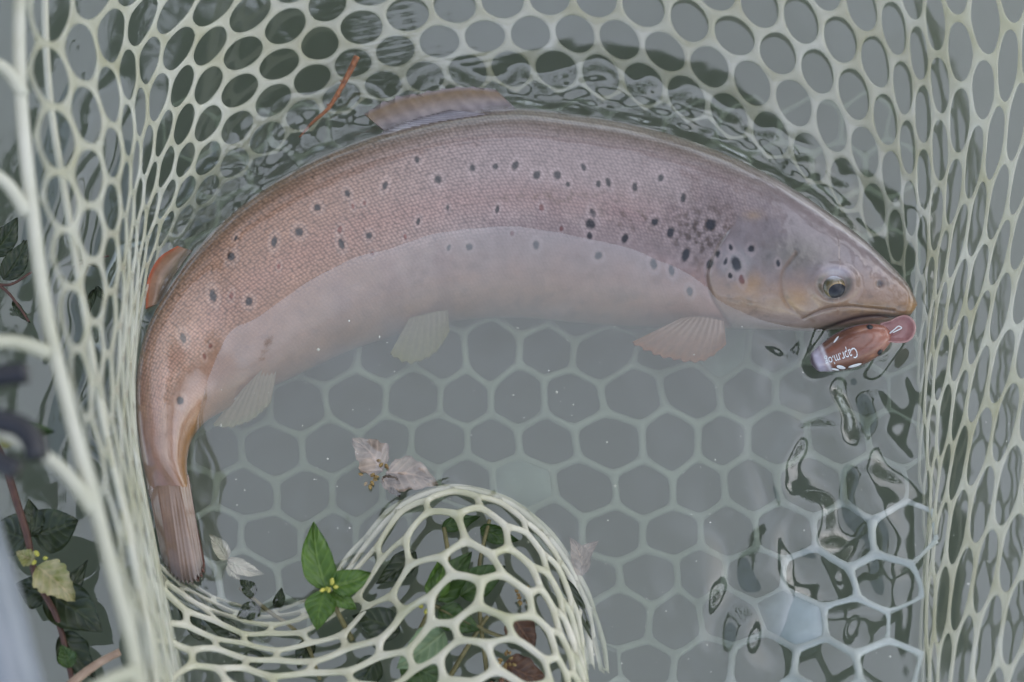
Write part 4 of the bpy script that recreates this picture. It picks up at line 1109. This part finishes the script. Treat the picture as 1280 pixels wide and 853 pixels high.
wD = thing('bank_plant', 'dark leaves and seed sprigs behind the pale net cord', 'plant')
stem([(-20, 352), (12, 356), (40, 340)], [.02, .02], .0008, .0005, M['dark_stem'], wD)
stem([(-20, 345), (10, 366), (24, 384), (36, 402)], [.02, .02], .0008, .0005, M['dark_stem'], wD)
stem([(92, 334), (112, 326), (136, 320)], [.004, .004], .0006, .0004, M['dark_stem'], wD)
for a in (((4, 350), (34, 300), 34, 71), ((-10, 320), (22, 272), 34, 72), ((16, 376), (38, 404), 12, 73), ((118, 362), (112, 392), 10, 74), ((120, 358), (134, 378), 10, 75), ((128, 332), (98, 326), 10, 76),((24,330),(30,300),18,77)):
    leaf('leaf', a[0], a[1], a[2], .012, .016, M['leaf_dark'], wD, .25, .04, seed=a[3])

wF = thing('leafy_stem', 'green leaf tip and yellow bud behind the black clip', 'plant')
stem([(-20, 540), (10, 546), (40, 544)], [.10, .10], .0012, .0008, M['stem'], wF)
leaf('leaf', (22, 536), (68, 540), 24, .10, .10, M['leaf_mid'], wF, .3, seed=81)
leaf('leaf', (0, 548), (24, 552), 22, .10, .10, M['leaf_yellow'], wF, .3, seed=82)

tw_ = thing('twig', 'short orange brown twig caught in the net behind the dorsal fin', 'twig')
stem([(446, 71), (436, 92), (424, 114), (410, 136), (392, 152), (374, 172)], [.014, .012, .008, .003, -.003], .0016, .0005, M['twig'], tw_, 'twig_shaft', 40)
for k, (x, y, dx, dy) in enumerate(((440, 84, 5, 2), (430, 103, -5, 1), (420, 121, 5, 3), (412, 132, -4, 2))):
    stem([(x, y), (x + dx, y + dy - 3)], [.0105 - k * .002, .011 - k * .002], .0007, .0003, M['twig'], tw_, 'knot', 5)

dl = thing('dead_leaf', 'curled beige dead leaf sunk beside the net dome', 'leaf')
leaf('blade', (478, 590), (440, 548), 46, -.003, -.004, M['leaf_dead'], dl, .35, .08, seed=91, crumple=.005, teeth=7)
leaf('blade', (482, 592), (548, 606), 48, -.003, -.005, M['leaf_dead'], dl, .3, -.08, seed=92, crumple=.005, teeth=7)
leaf('blade', (478, 596), (500, 622), 22, -.003, -.005, M['leaf_dead'], dl, .3, -.08, seed=93, crumple=.005, teeth=7)
buds(462, 598, -.001, 7, 10, 4, M['brown_bud'], dl, 94, 'seed'); buds(480, 578, -.001, 3, 4, 4, M['brown_bud'], dl, 95, 'seed')
dl2 = thing('dead_leaf', 'pale bleached leaf scrap sunk near the tail tip', 'leaf')
leaf('blade', (284, 700), (262, 668), 22, -.008, -.008, M['leaf_ghost'], dl2, .3, .05, seed=96)
leaf('blade', (284, 700), (330, 718), 22, -.008, -.007, M['leaf_ghost'], dl2, .3, .05, seed=97)
leaf('blade', (286, 704), (300, 726), 16, -.008, -.008, M['leaf_ghost'], dl2, .3, .05, seed=98)
dl3 = thing('dead_leaf', 'brown frayed leaf scrap sunk at the edge of the net dome', 'leaf')
leaf('blade', (728, 720), (712, 672), 26, -.010, -.006, M['leaf_dead'], dl3, .3, .1, seed=99)
leaf('blade', (722, 710), (748, 676), 22, -.010, -.007, M['leaf_dead'], dl3, .3, -.1, seed=100)

M['speck'] = simple_mat('pale_specks', (0.6, 0.58, 0.5), (0.85, 0.82, 0.75), 200, 0.5)
parts = []
oct_f = [(0, 2, 4), (2, 1, 4), (1, 3, 4), (3, 0, 4), (2, 0, 5), (1, 2, 5), (3, 1, 5), (0, 3, 5)]
for k in range(300):
    px = rng.uniform(240, 1270); py = rng.uniform(400, 853)
    z = -rng.uniform(0.0005, .018) if px < 1150 else -rng.uniform(.0, .006)
    s = rng.uniform(.6, 1.6) * PX * (.8 if k % 11 else 1.5)
    c = at(px, py, z); o = np.array([(1, 0, 0), (-1, 0, 0), (0, 1, 0), (0, -1, 0), (0, 0, .6), (0, 0, -.6)]) * s * rng.uniform(.5, 1.3, (1, 3))
    parts.append((c + o, oct_f))
v, f = join(parts)
sp = mesh('debris_specks', v, f, M['speck'], smooth=False); tag(sp, 'tiny pale specks of debris drifting in the murky water', kind='stuff')
